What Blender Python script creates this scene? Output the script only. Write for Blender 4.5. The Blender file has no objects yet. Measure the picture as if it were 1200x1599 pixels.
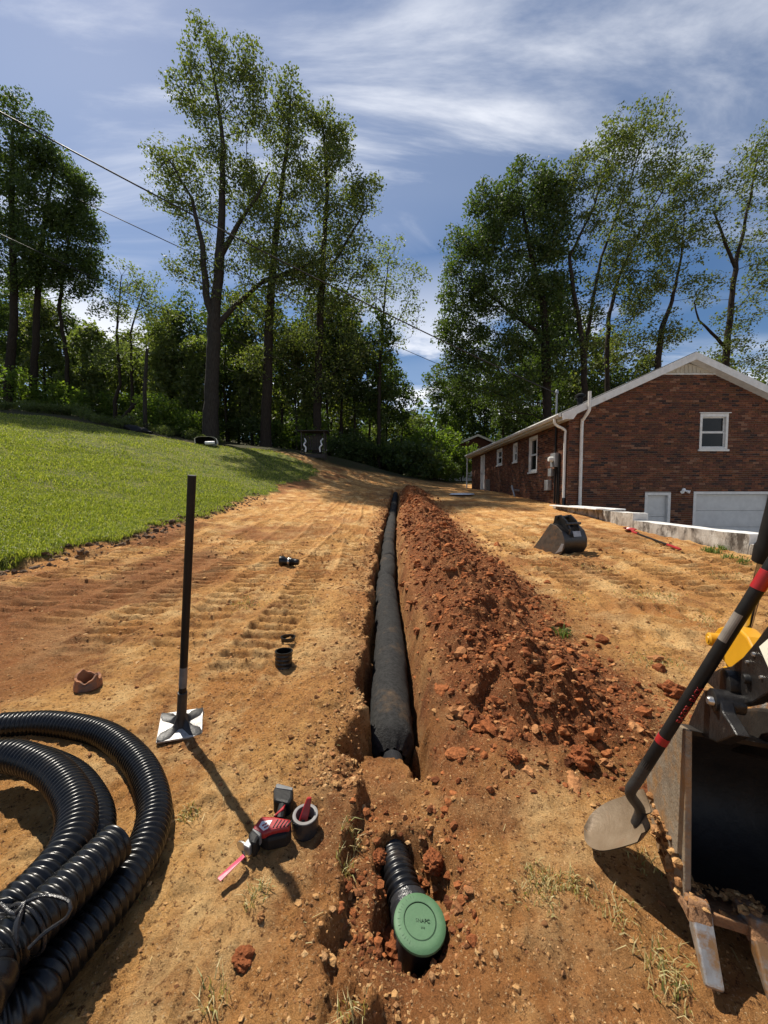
import bpy, math, random
import numpy as np
from mathutils import Vector, Matrix
R = math.radians
random.seed(7); RNG = np.random.default_rng(7)
scene = bpy.context.scene
COL = scene.collection
# ---------------------------------------------------------------- camera, sky, sun, exposure
CH = 1.30; PITCH = R(3.0); FPX = 600.0
cam_d = bpy.data.cameras.new('camera'); cam = bpy.data.objects.new('camera', cam_d); COL.objects.link(cam)
cam.location = (0, 0, CH); cam.rotation_euler = (R(90) - PITCH, 0, 0)
cam_d.sensor_fit = 'HORIZONTAL'; cam_d.sensor_width = 24.0; cam_d.lens = 12.0
cam_d.clip_start = 0.05; cam_d.clip_end = 2000
scene.camera = cam
scene.render.resolution_x = 768; scene.render.resolution_y = 1024
SUN_AZ = R(44); SUN_EL = R(57)            # sun stands ahead and to the left, azimuth measured from +Y towards -X
sun_dir = Vector((-math.sin(SUN_AZ)*math.cos(SUN_EL), math.cos(SUN_AZ)*math.cos(SUN_EL), math.sin(SUN_EL)))
sd = bpy.data.lights.new('sun', 'SUN'); sd.energy = 5.0; sd.angle = R(0.55); sd.color = (1.0, 0.93, 0.81)
so = bpy.data.objects.new('sun', sd); COL.objects.link(so); so.location = sun_dir*60
so.rotation_euler = sun_dir.to_track_quat('Z', 'Y').to_euler()
scene.view_settings.view_transform = 'Standard'; scene.view_settings.look = 'None'
scene.view_settings.exposure = 0.58; scene.view_settings.gamma = 1.0; scene.view_settings.use_curve_mapping = False

def build_world():
    w = bpy.data.worlds.new('World'); scene.world = w; w.use_nodes = True
    nt = w.node_tree; nt.nodes.clear(); N = nt.nodes.new; L = nt.links.new
    out = N('ShaderNodeOutputWorld'); bg = N('ShaderNodeBackground'); bg.inputs['Strength'].default_value = 0.056
    L(bg.outputs[0], out.inputs[0])
    sky = N('ShaderNodeTexSky'); sky.sky_type = 'NISHITA'; sky.sun_disc = False
    sky.sun_elevation = SUN_EL; sky.sun_rotation = -SUN_AZ
    sky.air_density = 1.0; sky.dust_density = 0.5; sky.ozone_density = 4.0; sky.altitude = 200
    tc = N('ShaderNodeTexCoord'); sep = N('ShaderNodeSeparateXYZ'); L(tc.outputs['Generated'], sep.inputs[0])
    def math_(op, a, b=None, clamp=False):
        n = N('ShaderNodeMath'); n.operation = op; n.use_clamp = clamp
        for i, v in enumerate((a, b)):
            if v is None: continue
            if isinstance(v, (int, float)): n.inputs[i].default_value = v
            else: L(v, n.inputs[i])
        return n.outputs[0]
    zc = math_('ADD', math_('MAXIMUM', sep.outputs[2], 0.0), 0.12)
    px = math_('DIVIDE', sep.outputs[0], zc); py = math_('DIVIDE', sep.outputs[1], zc)
    cmb = N('ShaderNodeCombineXYZ'); L(px, cmb.inputs[0]); L(py, cmb.inputs[1])
    def noise(scale, detail, rough, dist, rot, sc, loc):
        mp = N('ShaderNodeMapping'); L(cmb.outputs[0], mp.inputs[0])
        mp.inputs['Rotation'].default_value = (0, 0, R(rot)); mp.inputs['Scale'].default_value = sc; mp.inputs['Location'].default_value = loc
        n = N('ShaderNodeTexNoise'); L(mp.outputs[0], n.inputs['Vector'])
        n.inputs['Scale'].default_value = scale; n.inputs['Detail'].default_value = detail
        n.inputs['Roughness'].default_value = rough; n.inputs['Distortion'].default_value = dist
        return n.outputs['Fac']
    def ramp(f, a, b):
        m = N('ShaderNodeMapRange'); m.interpolation_type = 'SMOOTHSTEP'; L(f, m.inputs[0])
        m.inputs[1].default_value = a; m.inputs[2].default_value = b; return m.outputs[0]
    veil = ramp(noise(0.75, 3, 0.5, 0.5, -38, (0.6, 1.3, 1), (3.9, 1.8, 0)), 0.36, 0.66)
    wisp = ramp(noise(1.5, 8, 0.60, 0.8, -42, (0.5, 1.7, 1), (7.8, 0.9, 0)), 0.47, 0.74)
    cir = math_('ADD', math_('MULTIPLY', veil, 0.14), math_('MULTIPLY', math_('MULTIPLY', wisp, veil), 0.85), True)
    # heaped clouds low over the horizon
    cum = ramp(noise(1.1, 7, 0.6, 0.2, 0, (1, 1, 1), (6.4, 4.4, 0)), 0.47, 0.60)
    low = N('ShaderNodeMapRange'); L(sep.outputs[2], low.inputs[0]); low.inputs[1].default_value = 0.52; low.inputs[2].default_value = 0.30
    cum = math_('MULTIPLY', cum, low.outputs[0])
    mask = math_('MAXIMUM', cir, cum, True)
    mix = N('ShaderNodeMixRGB'); L(mask, mix.inputs[0]); hsv = N('ShaderNodeHueSaturation'); hsv.inputs['Saturation'].default_value = 1.12; hsv.inputs['Value'].default_value = 1.15; L(sky.outputs[0], hsv.inputs['Color']); L(hsv.outputs[0], mix.inputs[1]); mix.inputs[2].default_value = (12.5, 12.8, 13.6, 1)
    L(mix.outputs[0], bg.inputs[0])
build_world()

# ---------------------------------------------------------------- pixel helpers (photo is 1200 x 1599)
SP, CP = math.sin(PITCH), math.cos(PITCH)
def ray(px, py):
    u = (px - 600)/FPX; v = -(py - 799.5)/FPX
    return np.array((u, CP + v*SP, -SP + v*CP))
def at(px, py, Y):
    d = ray(px, py); t = Y/d[1]; return Vector((d[0]*t, Y, CH + d[2]*t))
def atc(px, py, zc):                       # at a given distance along the view axis
    d = ray(px, py)*zc; return Vector((d[0], d[1], CH + d[2]))

# ---------------------------------------------------------------- numpy noise
def _hash(ix, iy, seed):
    h = (ix.astype(np.int64)*374761393 + iy.astype(np.int64)*668265263 + seed*1442695041) & 0xffffffff
    h = ((h ^ (h >> 13))*1274126177) & 0xffffffff
    return ((h ^ (h >> 16)) & 0xffff)/65535.0
def vnoise(x, y, seed=0):
    ix = np.floor(x); iy = np.floor(y); fx = x-ix; fy = y-iy
    fx = fx*fx*(3-2*fx); fy = fy*fy*(3-2*fy)
    a = _hash(ix, iy, seed); b = _hash(ix+1, iy, seed); c = _hash(ix, iy+1, seed); d = _hash(ix+1, iy+1, seed)
    return (a*(1-fx)+b*fx)*(1-fy)+(c*(1-fx)+d*fx)*fy - 0.5
def fbm(x, y, s, o=4, seed=0, g=0.5):
    r = 0; a = 1.0
    for k in range(o):
        r = r + a*vnoise(x/s + 17.3*k, y/s - 9.1*k, seed+k); s *= 0.5; a *= g
    return r
def sst(a, b, x):
    t = np.clip((x-a)/(b-a), 0, 1); return t*t*(3-2*t)

# ---------------------------------------------------------------- terrain
CTRL = []
def cp(px, py, Y): p = at(px, py, Y); CTRL.append((p.x, p.y, p.z))
for a in [(0,890,4.7),(130,862,5.6),(200,840,6.6),(290,812,8.6),(350,795,10.2),(400,776,12.5),(450,757,15.5),(490,742,19),(520,727,24),
          (0,800,6.8),(0,730,10),(0,680,14),(0,657,18),(0,640,24),(150,800,8.2),(150,740,11.5),(150,690,16),(150,668,20),(150,655,25),
          (300,770,11.5),(300,720,17),(300,695,22),(300,685,27),(400,735,18.5),(400,705,23),(400,697,27),(490,712,24),(560,722,30),(600,740,33),(650,745,33),(720,752,36)]: cp(*a)
for (yy, zz) in [(-3,-.15),(0,0),(2,.12),(5,.31),(9,.56),(12.5,.79),(16,1.05),(20,1.4)]:
    CTRL.append((0.2, yy, zz))
    CTRL.append((3.2, yy, zz-0.01))
for yy in (-3, 0, 2.5): CTRL.append((-2.2, yy, .06*yy+.02))
CTRL += [(5.5,12.3,.78),(5.5,8.6,.49),(5.5,5.7,.34),(5.5,2,.15),(5.5,-3,-.15),(6,18,1.15),(6,26,1.5),(9.5,27,1.6),(15,28,1.9),(25,30,2.3),(40,32,2.6),
         (-6,0,.5),(-6,-4,.4),(-12,-4,1.4),(-13,5,2.0),(-20,12,4.2),(-32,20,7.5),(-45,30,10),(-50,60,12),(-25,60,10),(0,60,5.5),(25,60,4),(60,60,4),(60,30,2.5),(-60,0,9),(60,-6,0),(14,0,-.2),(14,-5,-.2),(0,90,8),(-60,90,14),(60,90,6)]
CTRL = np.array(CTRL)
def _U(r2): return np.where(r2 > 1e-9, r2*np.log(r2+1e-12), 0.0)
def _tps():
    P = CTRL[:, :2]; n = len(P); d2 = ((P[:, None]-P[None])**2).sum(-1)
    A = np.zeros((n+3, n+3)); A[:n, :n] = _U(d2) + 0.9*np.eye(n); A[:n, n] = 1; A[:n, n+1:] = P; A[n, :n] = 1; A[n+1:, :n] = P.T
    return np.linalg.solve(A, np.concatenate([CTRL[:, 2], np.zeros(3)]))
_W = _tps()
def base_h(x, y):
    n = len(CTRL); r = np.full(x.shape, _W[n]) + _W[n+1]*x + _W[n+2]*y
    for i in range(n):
        dx = x-CTRL[i, 0]; dy = y-CTRL[i, 1]; r = r + _W[i]*_U(dx*dx+dy*dy)
    return r
# edge between lawn and bare soil: x of the edge as a function of y
_EDGE = np.array([(-3,-5.5),(2,-5.0),(4.2,-4.85),(5.2,-4.55),(6.6,-4.4),(8.6,-4.4),(10.2,-4.2),(12.5,-4.15),(15.5,-3.95),(18.6,-3.5),(20.5,-3.4),(22,-4.6),(23.5,-6.6),(25,-9),(27,-13),(30,-20),(34,-30),(40,-60)])
def edge_x(y): return np.interp(y, _EDGE[:, 0], _EDGE[:, 1])
def trench_x(y): return np.interp(y, [0, 1.7, 5, 8, 11.4, 20.5], [0.05, 0.045, 0.03, 0.10, 0.23, 0.62])
BANDS = [(-0.95, 2.3, -0.80, 10.5, .36), (-0.52, 4.6, -0.45, 17, .30), (-1.55, 2.6, -1.30, 14, .40), (-2.15, 2.7, -1.85, 14, .40), (-2.75, 2.9, -2.45, 13, .40), (-3.35, 3.1, -3.0, 13, .40), (-3.95, 3.6, -3.5, 12.5, .40), (-1.1, 10, -.9, 18, .36),
         (2.15, 4.2, 2.05, 15, .38), (2.75, 4.0, 2.6, 15, .38), (3.5, 3.8, 3.2, 15, .40), (4.1, 3.6, 3.75, 13, .40), (4.7, 4.0, 4.4, 11, .40), (2.0, 3.6, 5.0, 2.9, .36), (1.9, 3.0, 4.9, 2.2, .34)]
def masks(x, y):
    s = x - trench_x(y)
    e = edge_x(y) + 0.50*fbm(x*0+3.1, y, .9, 4, 40) + 0.32*fbm(x, y, .35, 4, 44, .6)
    lawn = sst(0.0, 0.05, e - x)
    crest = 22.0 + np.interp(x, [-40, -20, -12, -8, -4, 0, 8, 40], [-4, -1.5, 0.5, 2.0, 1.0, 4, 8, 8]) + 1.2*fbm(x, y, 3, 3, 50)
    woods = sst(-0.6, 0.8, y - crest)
    spoil_env = sst(1.45, 2.2, y)*(1-sst(18.2, 20.0, y))
    wv = 0.16*fbm(x*0+1.7, y, 1.4, 3, 61)
    up = sst(0.14, 0.70, s); dn = 1 - sst(0.62+wv, 1.70+wv*1.5, s)
    spoil = spoil_env*up*dn
    return s, lawn, woods, spoil
def height(x, y, fine=True):
    x = np.asarray(x, float); y = np.asarray(y, float)
    z = base_h(x, y)
    s, lawn, woods, spoil = masks(x, y)
    soil = (1-lawn)*(1-woods)
    far = np.clip(1.6/np.maximum(np.hypot(x, y), 1.0), 0.15, 1)
    # soft unevenness of the ground
    z = z + 0.035*fbm(x, y, 1.7, 3, 1)*soil + 0.10*fbm(x, y, 3.0, 3, 2)*(woods+0.35*lawn)
    # spoil heap
    hgt = 0.30 + 0.10*fbm(x*0+4.2, y, 1.1, 3, 71) + 0.016*np.clip(y-3, 0, 5)
    lumps = 0.22*fbm(x, y, .42, 4, 5) + 0.11*np.abs(fbm(x, y, .16, 3, 6))
    z = z + spoil*hgt + np.clip(spoil*1.6, 0, 1)*lumps
    # worked soil: crumbs and shallow ruts
    z = z + soil*(0.022*fbm(x, y, .22, 4, 8, .6) + 0.036*np.abs(fbm(x, y, .09, 3, 9, .6))*(0.5+0.8*(vnoise(x/.7, y/.7, 12)+.5)))
    for i, (x0, y0, x1, y1, w) in enumerate(BANDS):
        L = math.hypot(x1-x0, y1-y0); tx, ty = (x1-x0)/L, (y1-y0)/L
        a = (x-x0)*tx + (y-y0)*ty; b = -(x-x0)*ty + (y-y0)*tx + 0.05*np.sin(a*1.3+i)
        m = (1-sst(w*.42, w*.55, np.abs(b)))*sst(-.3, .4, a)*(1-sst(L-.5, L+.3, a))*soil*(1-np.clip(spoil*3, 0, 1))
        br = .45+.55*sst(-.40, .0, fbm(x, y, .8, 3, 90+i)); ph_ = a*2*math.pi/(.150+.015*(i % 3)) + 1.3*fbm(x, y, .5, 2, 120+i) + b*(1.5 if i % 2 else -1.5); fade = .65+.35*sst(3.0, 5.0, y)
        z = z + m*br*((0.040*fade)*np.tanh(2.6*np.sin(ph_)) - 0.014)
        z = z + 0.018*np.exp(-((np.abs(b)-w*.55)/.04)**2)*sst(-.3, .4, a)*(1-sst(L-.5, L+.3, a))*soil*(1-np.clip(spoil*3, 0, 1))*(.4+br)
    # trench
    tw = 0.140 + 0.07*fbm(x*0+s*.2, y, .35, 3, 15) + 0.07*fbm(x, y, .14, 4, 16, .6)
    tw = np.where(s > 0, 0.128+.3*(tw-.14), tw)
    tm = (1-sst(tw-.03, np.where(s > 0, tw+.13, tw+.05), np.abs(s)))*sst(1.78, 1.95, y + 0.22*fbm(x, y, .20, 4, 18, .6))*(1-sst(20.1, 20.5, y))
    z = z - 0.40*tm
    z = z - 0.05*np.exp(-((s+0.26)/.07)**2)*sst(1.7, 2.2, y)*(1-sst(19, 20, y))*np.clip(fbm(x, y, .2, 3, 19)+.4, 0, 1)
    # refilled strip in front of the trench and the pit round the emitter
    fl = sst(-.175, -.135, s+.14*fbm(x, y, .22, 4, 21, .6))*(1-sst(.12, .30, s))*sst(.55, .85, y)*(1-sst(1.80, 2.0, y))
    z = z - (0.070+.085*sst(1.42, 1.86, y))*fl
    q = np.hypot((s-.05)/.125, (y-1.195)/.215) + .35*fbm(x, y, .12, 3, 23)
    z = z - 0.14*(1-sst(.55, 1.10, q))
    # torn lawn edge stands proud, with two scooped hollows
    z = z + 0.06*lawn*(1-woods)
    for (hx, hy, rr, dd) in [(-4.75, 4.75, .38, .16), (-4.35, 5.5, .3, .12), (-4.15, 6.2, .2, .06)]:
        q2 = np.hypot(x-hx, (y-hy)*1.2)/rr + .5*fbm(x, y, .3, 3, 25)
        z = z - dd*(1-sst(.3, 1.0, q2))
    # level driveway below the retaining wall
    cut = sst(5.60, 5.66, x)*(1-sst(12.42, 12.48, y))
    cut = np.maximum(cut, sst(6.05, 6.10, x)*(1-sst(13.3, 13.4, x))*(1-sst(25.7, 25.9, y)))
    z = z*(1-cut) + (-0.95)*cut
    return z
def hs(x, y): return float(height(np.array([x]), np.array([y]))[0])
def hit(px, py, dz=0.0):
    d = ray(px, py); t = np.concatenate([np.linspace(.4, 6, 900), np.linspace(6, 60, 900)[1:]])
    z = height(d[0]*t, d[1]*t) + dz; f = CH + d[2]*t - z
    k = np.argmax(f < 0)
    if f[k] >= 0: k = len(t)-1
    a = f[k-1]/(f[k-1]-f[k]); tt = t[k-1]+a*(t[k]-t[k-1])
    return Vector((d[0]*tt, d[1]*tt, CH+d[2]*tt))

# ---------------------------------------------------------------- materials
MATS = {}
def mat(name, c1, c2=None, rough=.8, scale=6.0, detail=5, bump=0.0, bscale=60.0, metal=0.0, spec=0.4, c3=None, s3=2.0, t3=(.5, .62), stretch=(1, 1, 1), contrast=(.35, .65)):
    m = bpy.data.materials.new(name); m.use_nodes = True; nt = m.node_tree; N = nt.nodes.new; L = nt.links.new
    b = nt.nodes['Principled BSDF']; b.inputs['Roughness'].default_value = rough; b.inputs['Metallic'].default_value = metal
    b.inputs['Specular IOR Level'].default_value = spec
    tc = N('ShaderNodeTexCoord'); mp = N('ShaderNodeMapping'); L(tc.outputs['Object'], mp.inputs[0]); mp.inputs['Scale'].default_value = stretch
    def nz(s, d=5, r=.6):
        n = N('ShaderNodeTexNoise'); L(mp.outputs[0], n.inputs['Vector']); n.inputs['Scale'].default_value = s; n.inputs['Detail'].default_value = d; n.inputs['Roughness'].default_value = r
        return n.outputs['Fac']
    def mr(f, a, bb):
        n = N('ShaderNodeMapRange'); L(f, n.inputs[0]); n.inputs[1].default_value = a; n.inputs[2].default_value = bb; return n.outputs[0]
    if c2 is None: c2 = tuple(v*.75 for v in c1)
    mx = N('ShaderNodeMixRGB'); L(mr(nz(scale, detail), *contrast), mx.inputs[0]); mx.inputs[1].default_value = (*c1, 1); mx.inputs[2].default_value = (*c2, 1)
    o = mx.outputs[0]
    if c3 is not None:
        m2 = N('ShaderNodeMixRGB'); L(mr(nz(s3, 6, .7), *t3), m2.inputs[0]); L(o, m2.inputs[1]); m2.inputs[2].default_value = (*c3, 1); o = m2.outputs[0]
    L(o, b.inputs['Base Color'])
    rr = N('ShaderNodeMapRange'); L(nz(scale*1.7, 4), rr.inputs[0]); rr.inputs[3].default_value = max(0.03, rough-.12); rr.inputs[4].default_value = min(1, rough+.12); L(rr.outputs[0], b.inputs['Roughness'])
    if bump:
        bp = N('ShaderNodeBump'); bp.inputs['Strength'].default_value = bump; bp.inputs['Distance'].default_value = 0.01; L(nz(bscale, 6, .65), bp.inputs['Height']); L(bp.outputs[0], b.inputs['Normal'])
    MATS[name] = m; return m

def leaf_mat(name, cols, trans=.45, rough=.55):
    m = bpy.data.materials.new(name); m.use_nodes = True; nt = m.node_tree; nt.nodes.clear(); N = nt.nodes.new; L = nt.links.new
    out = N('ShaderNodeOutputMaterial'); g = N('ShaderNodeNewGeometry'); cr = N('ShaderNodeValToRGB'); L(g.outputs['Random Per Island'], cr.inputs[0])
    els = cr.color_ramp.elements
    while len(els) < len(cols): els.new(.5)
    for i, c in enumerate(cols): els[i].position = i/(len(cols)-1); els[i].color = (*c, 1)
    p = N('ShaderNodeBsdfPrincipled'); p.inputs['Roughness'].default_value = rough; p.inputs['Specular IOR Level'].default_value = .35; L(cr.outputs[0], p.inputs['Base Color'])
    t = N('ShaderNodeBsdfTranslucent'); hb = N('ShaderNodeMixRGB'); hb.blend_type = 'MULTIPLY'; hb.inputs[0].default_value = 1; L(cr.outputs[0], hb.inputs[1]); hb.inputs[2].default_value = (1.5, 1.6, .55, 1); L(hb.outputs[0], t.inputs[0])
    mx = N('ShaderNodeMixShader'); mx.inputs[0].default_value = trans; L(p.outputs[0], mx.inputs[1]); L(t.outputs[0], mx.inputs[2]); L(mx.outputs[0], out.inputs[0])
    MATS[name] = m; return m

def lump_mat(name, cols):
    m = bpy.data.materials.new(name); m.use_nodes = True; nt = m.node_tree; N = nt.nodes.new; L = nt.links.new
    b = nt.nodes['Principled BSDF']; b.inputs['Roughness'].default_value = .95; b.inputs['Specular IOR Level'].default_value = .1
    g = N('ShaderNodeNewGeometry'); cr = N('ShaderNodeValToRGB'); L(g.outputs['Random Per Island'], cr.inputs[0]); els = cr.color_ramp.elements
    while len(els) < len(cols): els.new(.5)
    for i, c in enumerate(cols): els[i].position = i/(len(cols)-1); els[i].color = (*c, 1)
    tc = N('ShaderNodeTexCoord'); n = N('ShaderNodeTexNoise'); L(tc.outputs['Object'], n.inputs['Vector']); n.inputs['Scale'].default_value = 60; n.inputs['Detail'].default_value = 6; n.inputs['Roughness'].default_value = .7
    mr = N('ShaderNodeMapRange'); L(n.outputs['Fac'], mr.inputs[0]); mr.inputs[1].default_value = .35; mr.inputs[2].default_value = .65; mr.inputs[3].default_value = .6; mr.inputs[4].default_value = 1.25
    mx = N('ShaderNodeVectorMath'); mx.operation = 'SCALE'; L(cr.outputs[0], mx.inputs[0]); L(mr.outputs[0], mx.inputs[3]); L(mx.outputs[0], b.inputs['Base Color'])
    bp = N('ShaderNodeBump'); bp.inputs['Strength'].default_value = .9; bp.inputs['Distance'].default_value = .015; L(n.outputs['Fac'], bp.inputs['Height']); L(bp.outputs[0], b.inputs['Normal'])
    MATS[name] = m; return m

def ground_mat():
    m = bpy.data.materials.new('ground_soil'); m.use_nodes = True; nt = m.node_tree; N = nt.nodes.new; L = nt.links.new
    b = nt.nodes['Principled BSDF']; b.inputs['Roughness'].default_value = .93; b.inputs['Specular IOR Level'].default_value = .12
    tc = N('ShaderNodeTexCoord'); V = tc.outputs['Object']
    def nz(s, d=6, r=.62, st=(1, 1, 1)):
        mp = N('ShaderNodeMapping'); L(V, mp.inputs[0]); mp.inputs['Scale'].default_value = st
        n = N('ShaderNodeTexNoise'); L(mp.outputs[0], n.inputs['Vector']); n.inputs['Scale'].default_value = s; n.inputs['Detail'].default_value = d; n.inputs['Roughness'].default_value = r
        return n.outputs['Fac']
    def mr(f, a, bb):
        n = N('ShaderNodeMapRange'); L(f, n.inputs[0]); n.inputs[1].default_value = a; n.inputs[2].default_value = bb; return n.outputs[0]
    def mx(f, a, c, mode='MIX'):
        n = N('ShaderNodeMixRGB'); n.blend_type = mode
        if isinstance(f, float): n.inputs[0].default_value = f
        else: L(f, n.inputs[0])
        for i, v in ((1, a), (2, c)):
            if isinstance(v, tuple): n.inputs[i].default_value = (*v, 1)
            else: L(v, n.inputs[i])
        return n.outputs[0]
    def att(nm):
        n = N('ShaderNodeAttribute'); n.attribute_name = nm; return n.outputs['Fac']
    tan = mx(mr(nz(1.3, 6, .65), .36, .62), (.66, .365, .125), (.48, .215, .065))
    tan = mx(mr(nz(4.5, 6, .7, (1, .45, 1)), .5, .68), tan, (.27, .115, .042))
    tan = mx(mr(nz(2.4, 5, .7), .49, .66), tan, (.76, .49, .215))
    red = mx(mr(nz(5, 6, .7), .38, .62), (.30, .105, .038), (.17, .060, .024))
    red = mx(mr(nz(13, 4, .6), .55, .7), red, (.36, .135, .045))
    red = mx(mr(nz(2.2, 4, .6), .52, .64), red, (.33, .14, .055))
    soil = mx(att('clay'), tan, red)
    grit = nz(110, 3, .8)
    soil = mx(mr(grit, .58, .70), soil, (.66, .45, .24))
    soil = mx(mr(nz(52, 5, .8), .54, .64), soil, (.10, .040, .016))
    lawn = mx(mr(nz(2.5, 5, .65), .38, .62), (.07, .095, .022), (.20, .19, .055))
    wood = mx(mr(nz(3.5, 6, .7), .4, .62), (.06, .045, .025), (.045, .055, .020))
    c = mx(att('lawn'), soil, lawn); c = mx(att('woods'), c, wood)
    L(c, b.inputs['Base Color'])
    bp = N('ShaderNodeBump'); bp.inputs['Strength'].default_value = 1.0; bp.inputs['Distance'].default_value = .02; L(nz(120, 5, .8), bp.inputs['Height'])
    bp2 = N('ShaderNodeBump'); bp2.inputs['Strength'].default_value = .9; bp2.inputs['Distance'].default_value = .05; L(nz(22, 6, .7), bp2.inputs['Height']); L(bp2.outputs[0], bp.inputs['Normal'])
    L(bp.outputs[0], b.inputs['Normal'])
    MATS['ground'] = m; return m

ground_mat()
lump_mat('clod', [(.10, .036, .017), (.26, .085, .032), (.38, .135, .048), (.19, .07, .030), (.50, .24, .10)])
lump_mat('pebble', [(.16, .07, .03), (.38, .19, .075), (.52, .30, .125), (.28, .12, .05), (.60, .38, .18)])
mat('black_plastic', (.005, .005, .0055), (.008, .008, .0085), .30, 30, bump=.05, bscale=200, spec=.42, c3=(.075, .052, .032), s3=7, t3=(.60, .92))
mat('black_matte', (.007, .007, .0075), (.013, .012, .012), .5, 12, bump=.1, bscale=120, spec=.22)
mat('black_fabric', (.022, .0215, .021), (.042, .041, .040), .95, 45, bump=1.0, bscale=130, spec=.12, c3=(.13, .085, .05), s3=5, t3=(.55, .82))
mat('tape_black', (.02, .02, .022), (.03, .03, .032), .22, 12, bump=.5, bscale=35)
mat('green_lid', (.055, .125, .058), (.075, .155, .075), .6, 9, bump=.12, bscale=120, c3=(.12, .17, .09), s3=6, t3=(.55, .8))
mat('green_dark', (.012, .05, .018), None, .6)
mat('steel_plate', (.34, .33, .32), (.24, .225, .21), .45, 20, metal=.35, bump=.2, bscale=90, c3=(.50, .49, .47), s3=8)
mat('lip_sun_paint', (.70, .69, .67), (.5, .48, .45), .4, 12, metal=.2)  # near-white colour stands in for the sun shining on the lip
mat('black_iron', (.014, .014, .014), (.03, .028, .026), .5, 20, bump=.25, bscale=90, spec=.5)
mat('red_plastic', (.32, .012, .016), (.24, .010, .014), .38, 14, spec=.5)
mat('red_blade', (.55, .045, .10), (.42, .03, .07), .4, 30, c3=(.75, .5, .5), s3=30, t3=(.66, .7))
mat('grey_plastic', (.10, .10, .10), (.15, .15, .15), .5, 20)
mat('white_mark', (.72, .70, .68), (.55, .53, .52), .6, 20)
mat('steel_bright', (.55, .53, .50), (.40, .38, .35), .32, 20, metal=.9, bump=.1)
mat('chrome', (.55, .55, .55), None, .14, 4, metal=1)
mat('bucket_steel', (.30, .255, .195), (.18, .15, .115), .42, 11, metal=.35, bump=.6, bscale=80, c3=(.32, .19, .09), s3=8, t3=(.47, .60))
mat('spare_side', (.12, .098, .075), (.07, .058, .047), .6, 14, metal=.3, bump=.4, bscale=60, c3=(.16, .10, .06), s3=8)
mat('bucket_dark', (.018, .016, .015), (.035, .03, .026), .55, 9, metal=.3, bump=.3, bscale=50, c3=(.10, .06, .03), s3=4, t3=(.60, .75))
mat('rust_and_stick_shade', (.30, .155, .07), (.17, .085, .04), .85, 30, bump=1.0, bscale=70, c3=(.22, .20, .18), s3=14, t3=(.52, .62))
mat('tooth_steel', (.48, .45, .41), (.30, .24, .18), .32, 12, metal=.7, bump=.3, bscale=45, c3=(.36, .19, .08), s3=16, t3=(.46, .58))
mat('machine_black', (.008, .007, .007), (.016, .015, .015), .36, 18, bump=.35, bscale=45, spec=.4, c3=(.09, .075, .06), s3=22, t3=(.62, .72))
mat('machine_yellow', (.58, .29, .012), (.50, .24, .010), .4, 10, spec=.5, c3=(.30, .15, .03), s3=6, t3=(.62, .8))
mat('paper', (.20, .175, .15), (.14, .12, .10), .6, 20)
mat('decal', (.80, .78, .66), (.72, .70, .58), .5, 9)
mat('decal_yellow', (.75, .55, .05), None, .5)
mat('shovel_steel', (.15, .105, .065), (.20, .15, .10), .55, 10, metal=.3, bump=.3, bscale=60, c3=(.20, .12, .07), s3=7, t3=(.55, .75))
mat('mortar', (.22, .185, .155), (.165, .14, .12), .95, 14, bump=.4, bscale=90, spec=.1)
BR = [((0.134, 0.049, 0.029), (0.090, 0.036, 0.022)), ((0.090, 0.038, 0.025), (0.059, 0.027, 0.020)), ((0.192, 0.076, 0.038), (0.129, 0.052, 0.029)), ((0.045, 0.026, 0.022), (0.032, 0.021, 0.019)), ((0.217, 0.111, 0.066), (0.149, 0.074, 0.047)), ((0.119, 0.052, 0.026), (0.079, 0.037, 0.022))]
for i, (a, b_) in enumerate(BR): mat('brick%d' % i, a, b_, .9, 18, bump=.5, bscale=90, spec=.15)
mat('white_trim', (.62, .61, .58), (.52, .51, .48), .55, 6, bump=.1, bscale=60, c3=(.42, .39, .34), s3=3, t3=(.6, .8))
mat('cream_trim', (.44, .40, .32), (.37, .34, .27), .6, 6)
mat('door_white', (.52, .52, .50), (.45, .45, .435), .5, 5, bump=.08)
mat('roof', (.09, .088, .085), (.055, .053, .052), .95, 30, bump=.8, bscale=60)
mat('glass_dark', (.006, .007, .008), None, .10, 3, spec=.25)
mat('whitewash', (.46, .43, .38), (.27, .24, .205), .9, 7, bump=.9, bscale=45, spec=.15, c3=(.075, .062, .05), s3=4.5, t3=(.46, .60), stretch=(1, 1, .5))
mat('wall_top', (.66, .65, .62), (.48, .46, .43), .85, 6, bump=.4, bscale=60)
mat('concrete', (.42, .40, .37), (.33, .31, .29), .9, 5, bump=.3)
mat('bark', (.040, .031, .024), (.018, .014, .011), .95, 9, bump=1.0, bscale=18, spec=.1, stretch=(3, 3, .4))
mat('bark_grey', (.052, .045, .038), (.024, .020, .017), .95, 9, bump=1.0, bscale=20, spec=.1, stretch=(3, 3, .4))
mat('cable', (.015, .015, .016), None, .6)
mat('core_grey', (.20, .19, .185), (.15, .14, .135), .6, 30)
mat('galvanised', (.34, .35, .36), (.26, .27, .28), .45, 12, metal=.5)
mat('terracotta', (.34, .15, .07), (.22, .09, .045), .9, 12, bump=.4, c3=(.14, .10, .08), s3=7)
mat('white_plastic', (.80, .79, .77), (.66, .65, .62), .5, 6)
mat('wood_dark', (.045, .038, .032), (.03, .026, .022), .8, 12, bump=.4, bscale=40, stretch=(1, 1, 5))
mat('turf_soil', (.13, .075, .038), (.075, .045, .025), .95, 9, bump=1, bscale=50)
leaf_mat('leaf_oak', [(.052, .074, .024), (.078, .102, .032), (.105, .125, .042), (.14, .15, .06)], .52)
leaf_mat('leaf_dark', [(.034, .056, .018), (.052, .078, .023), (.075, .105, .030), (.06, .092, .025)], .46)
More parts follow.
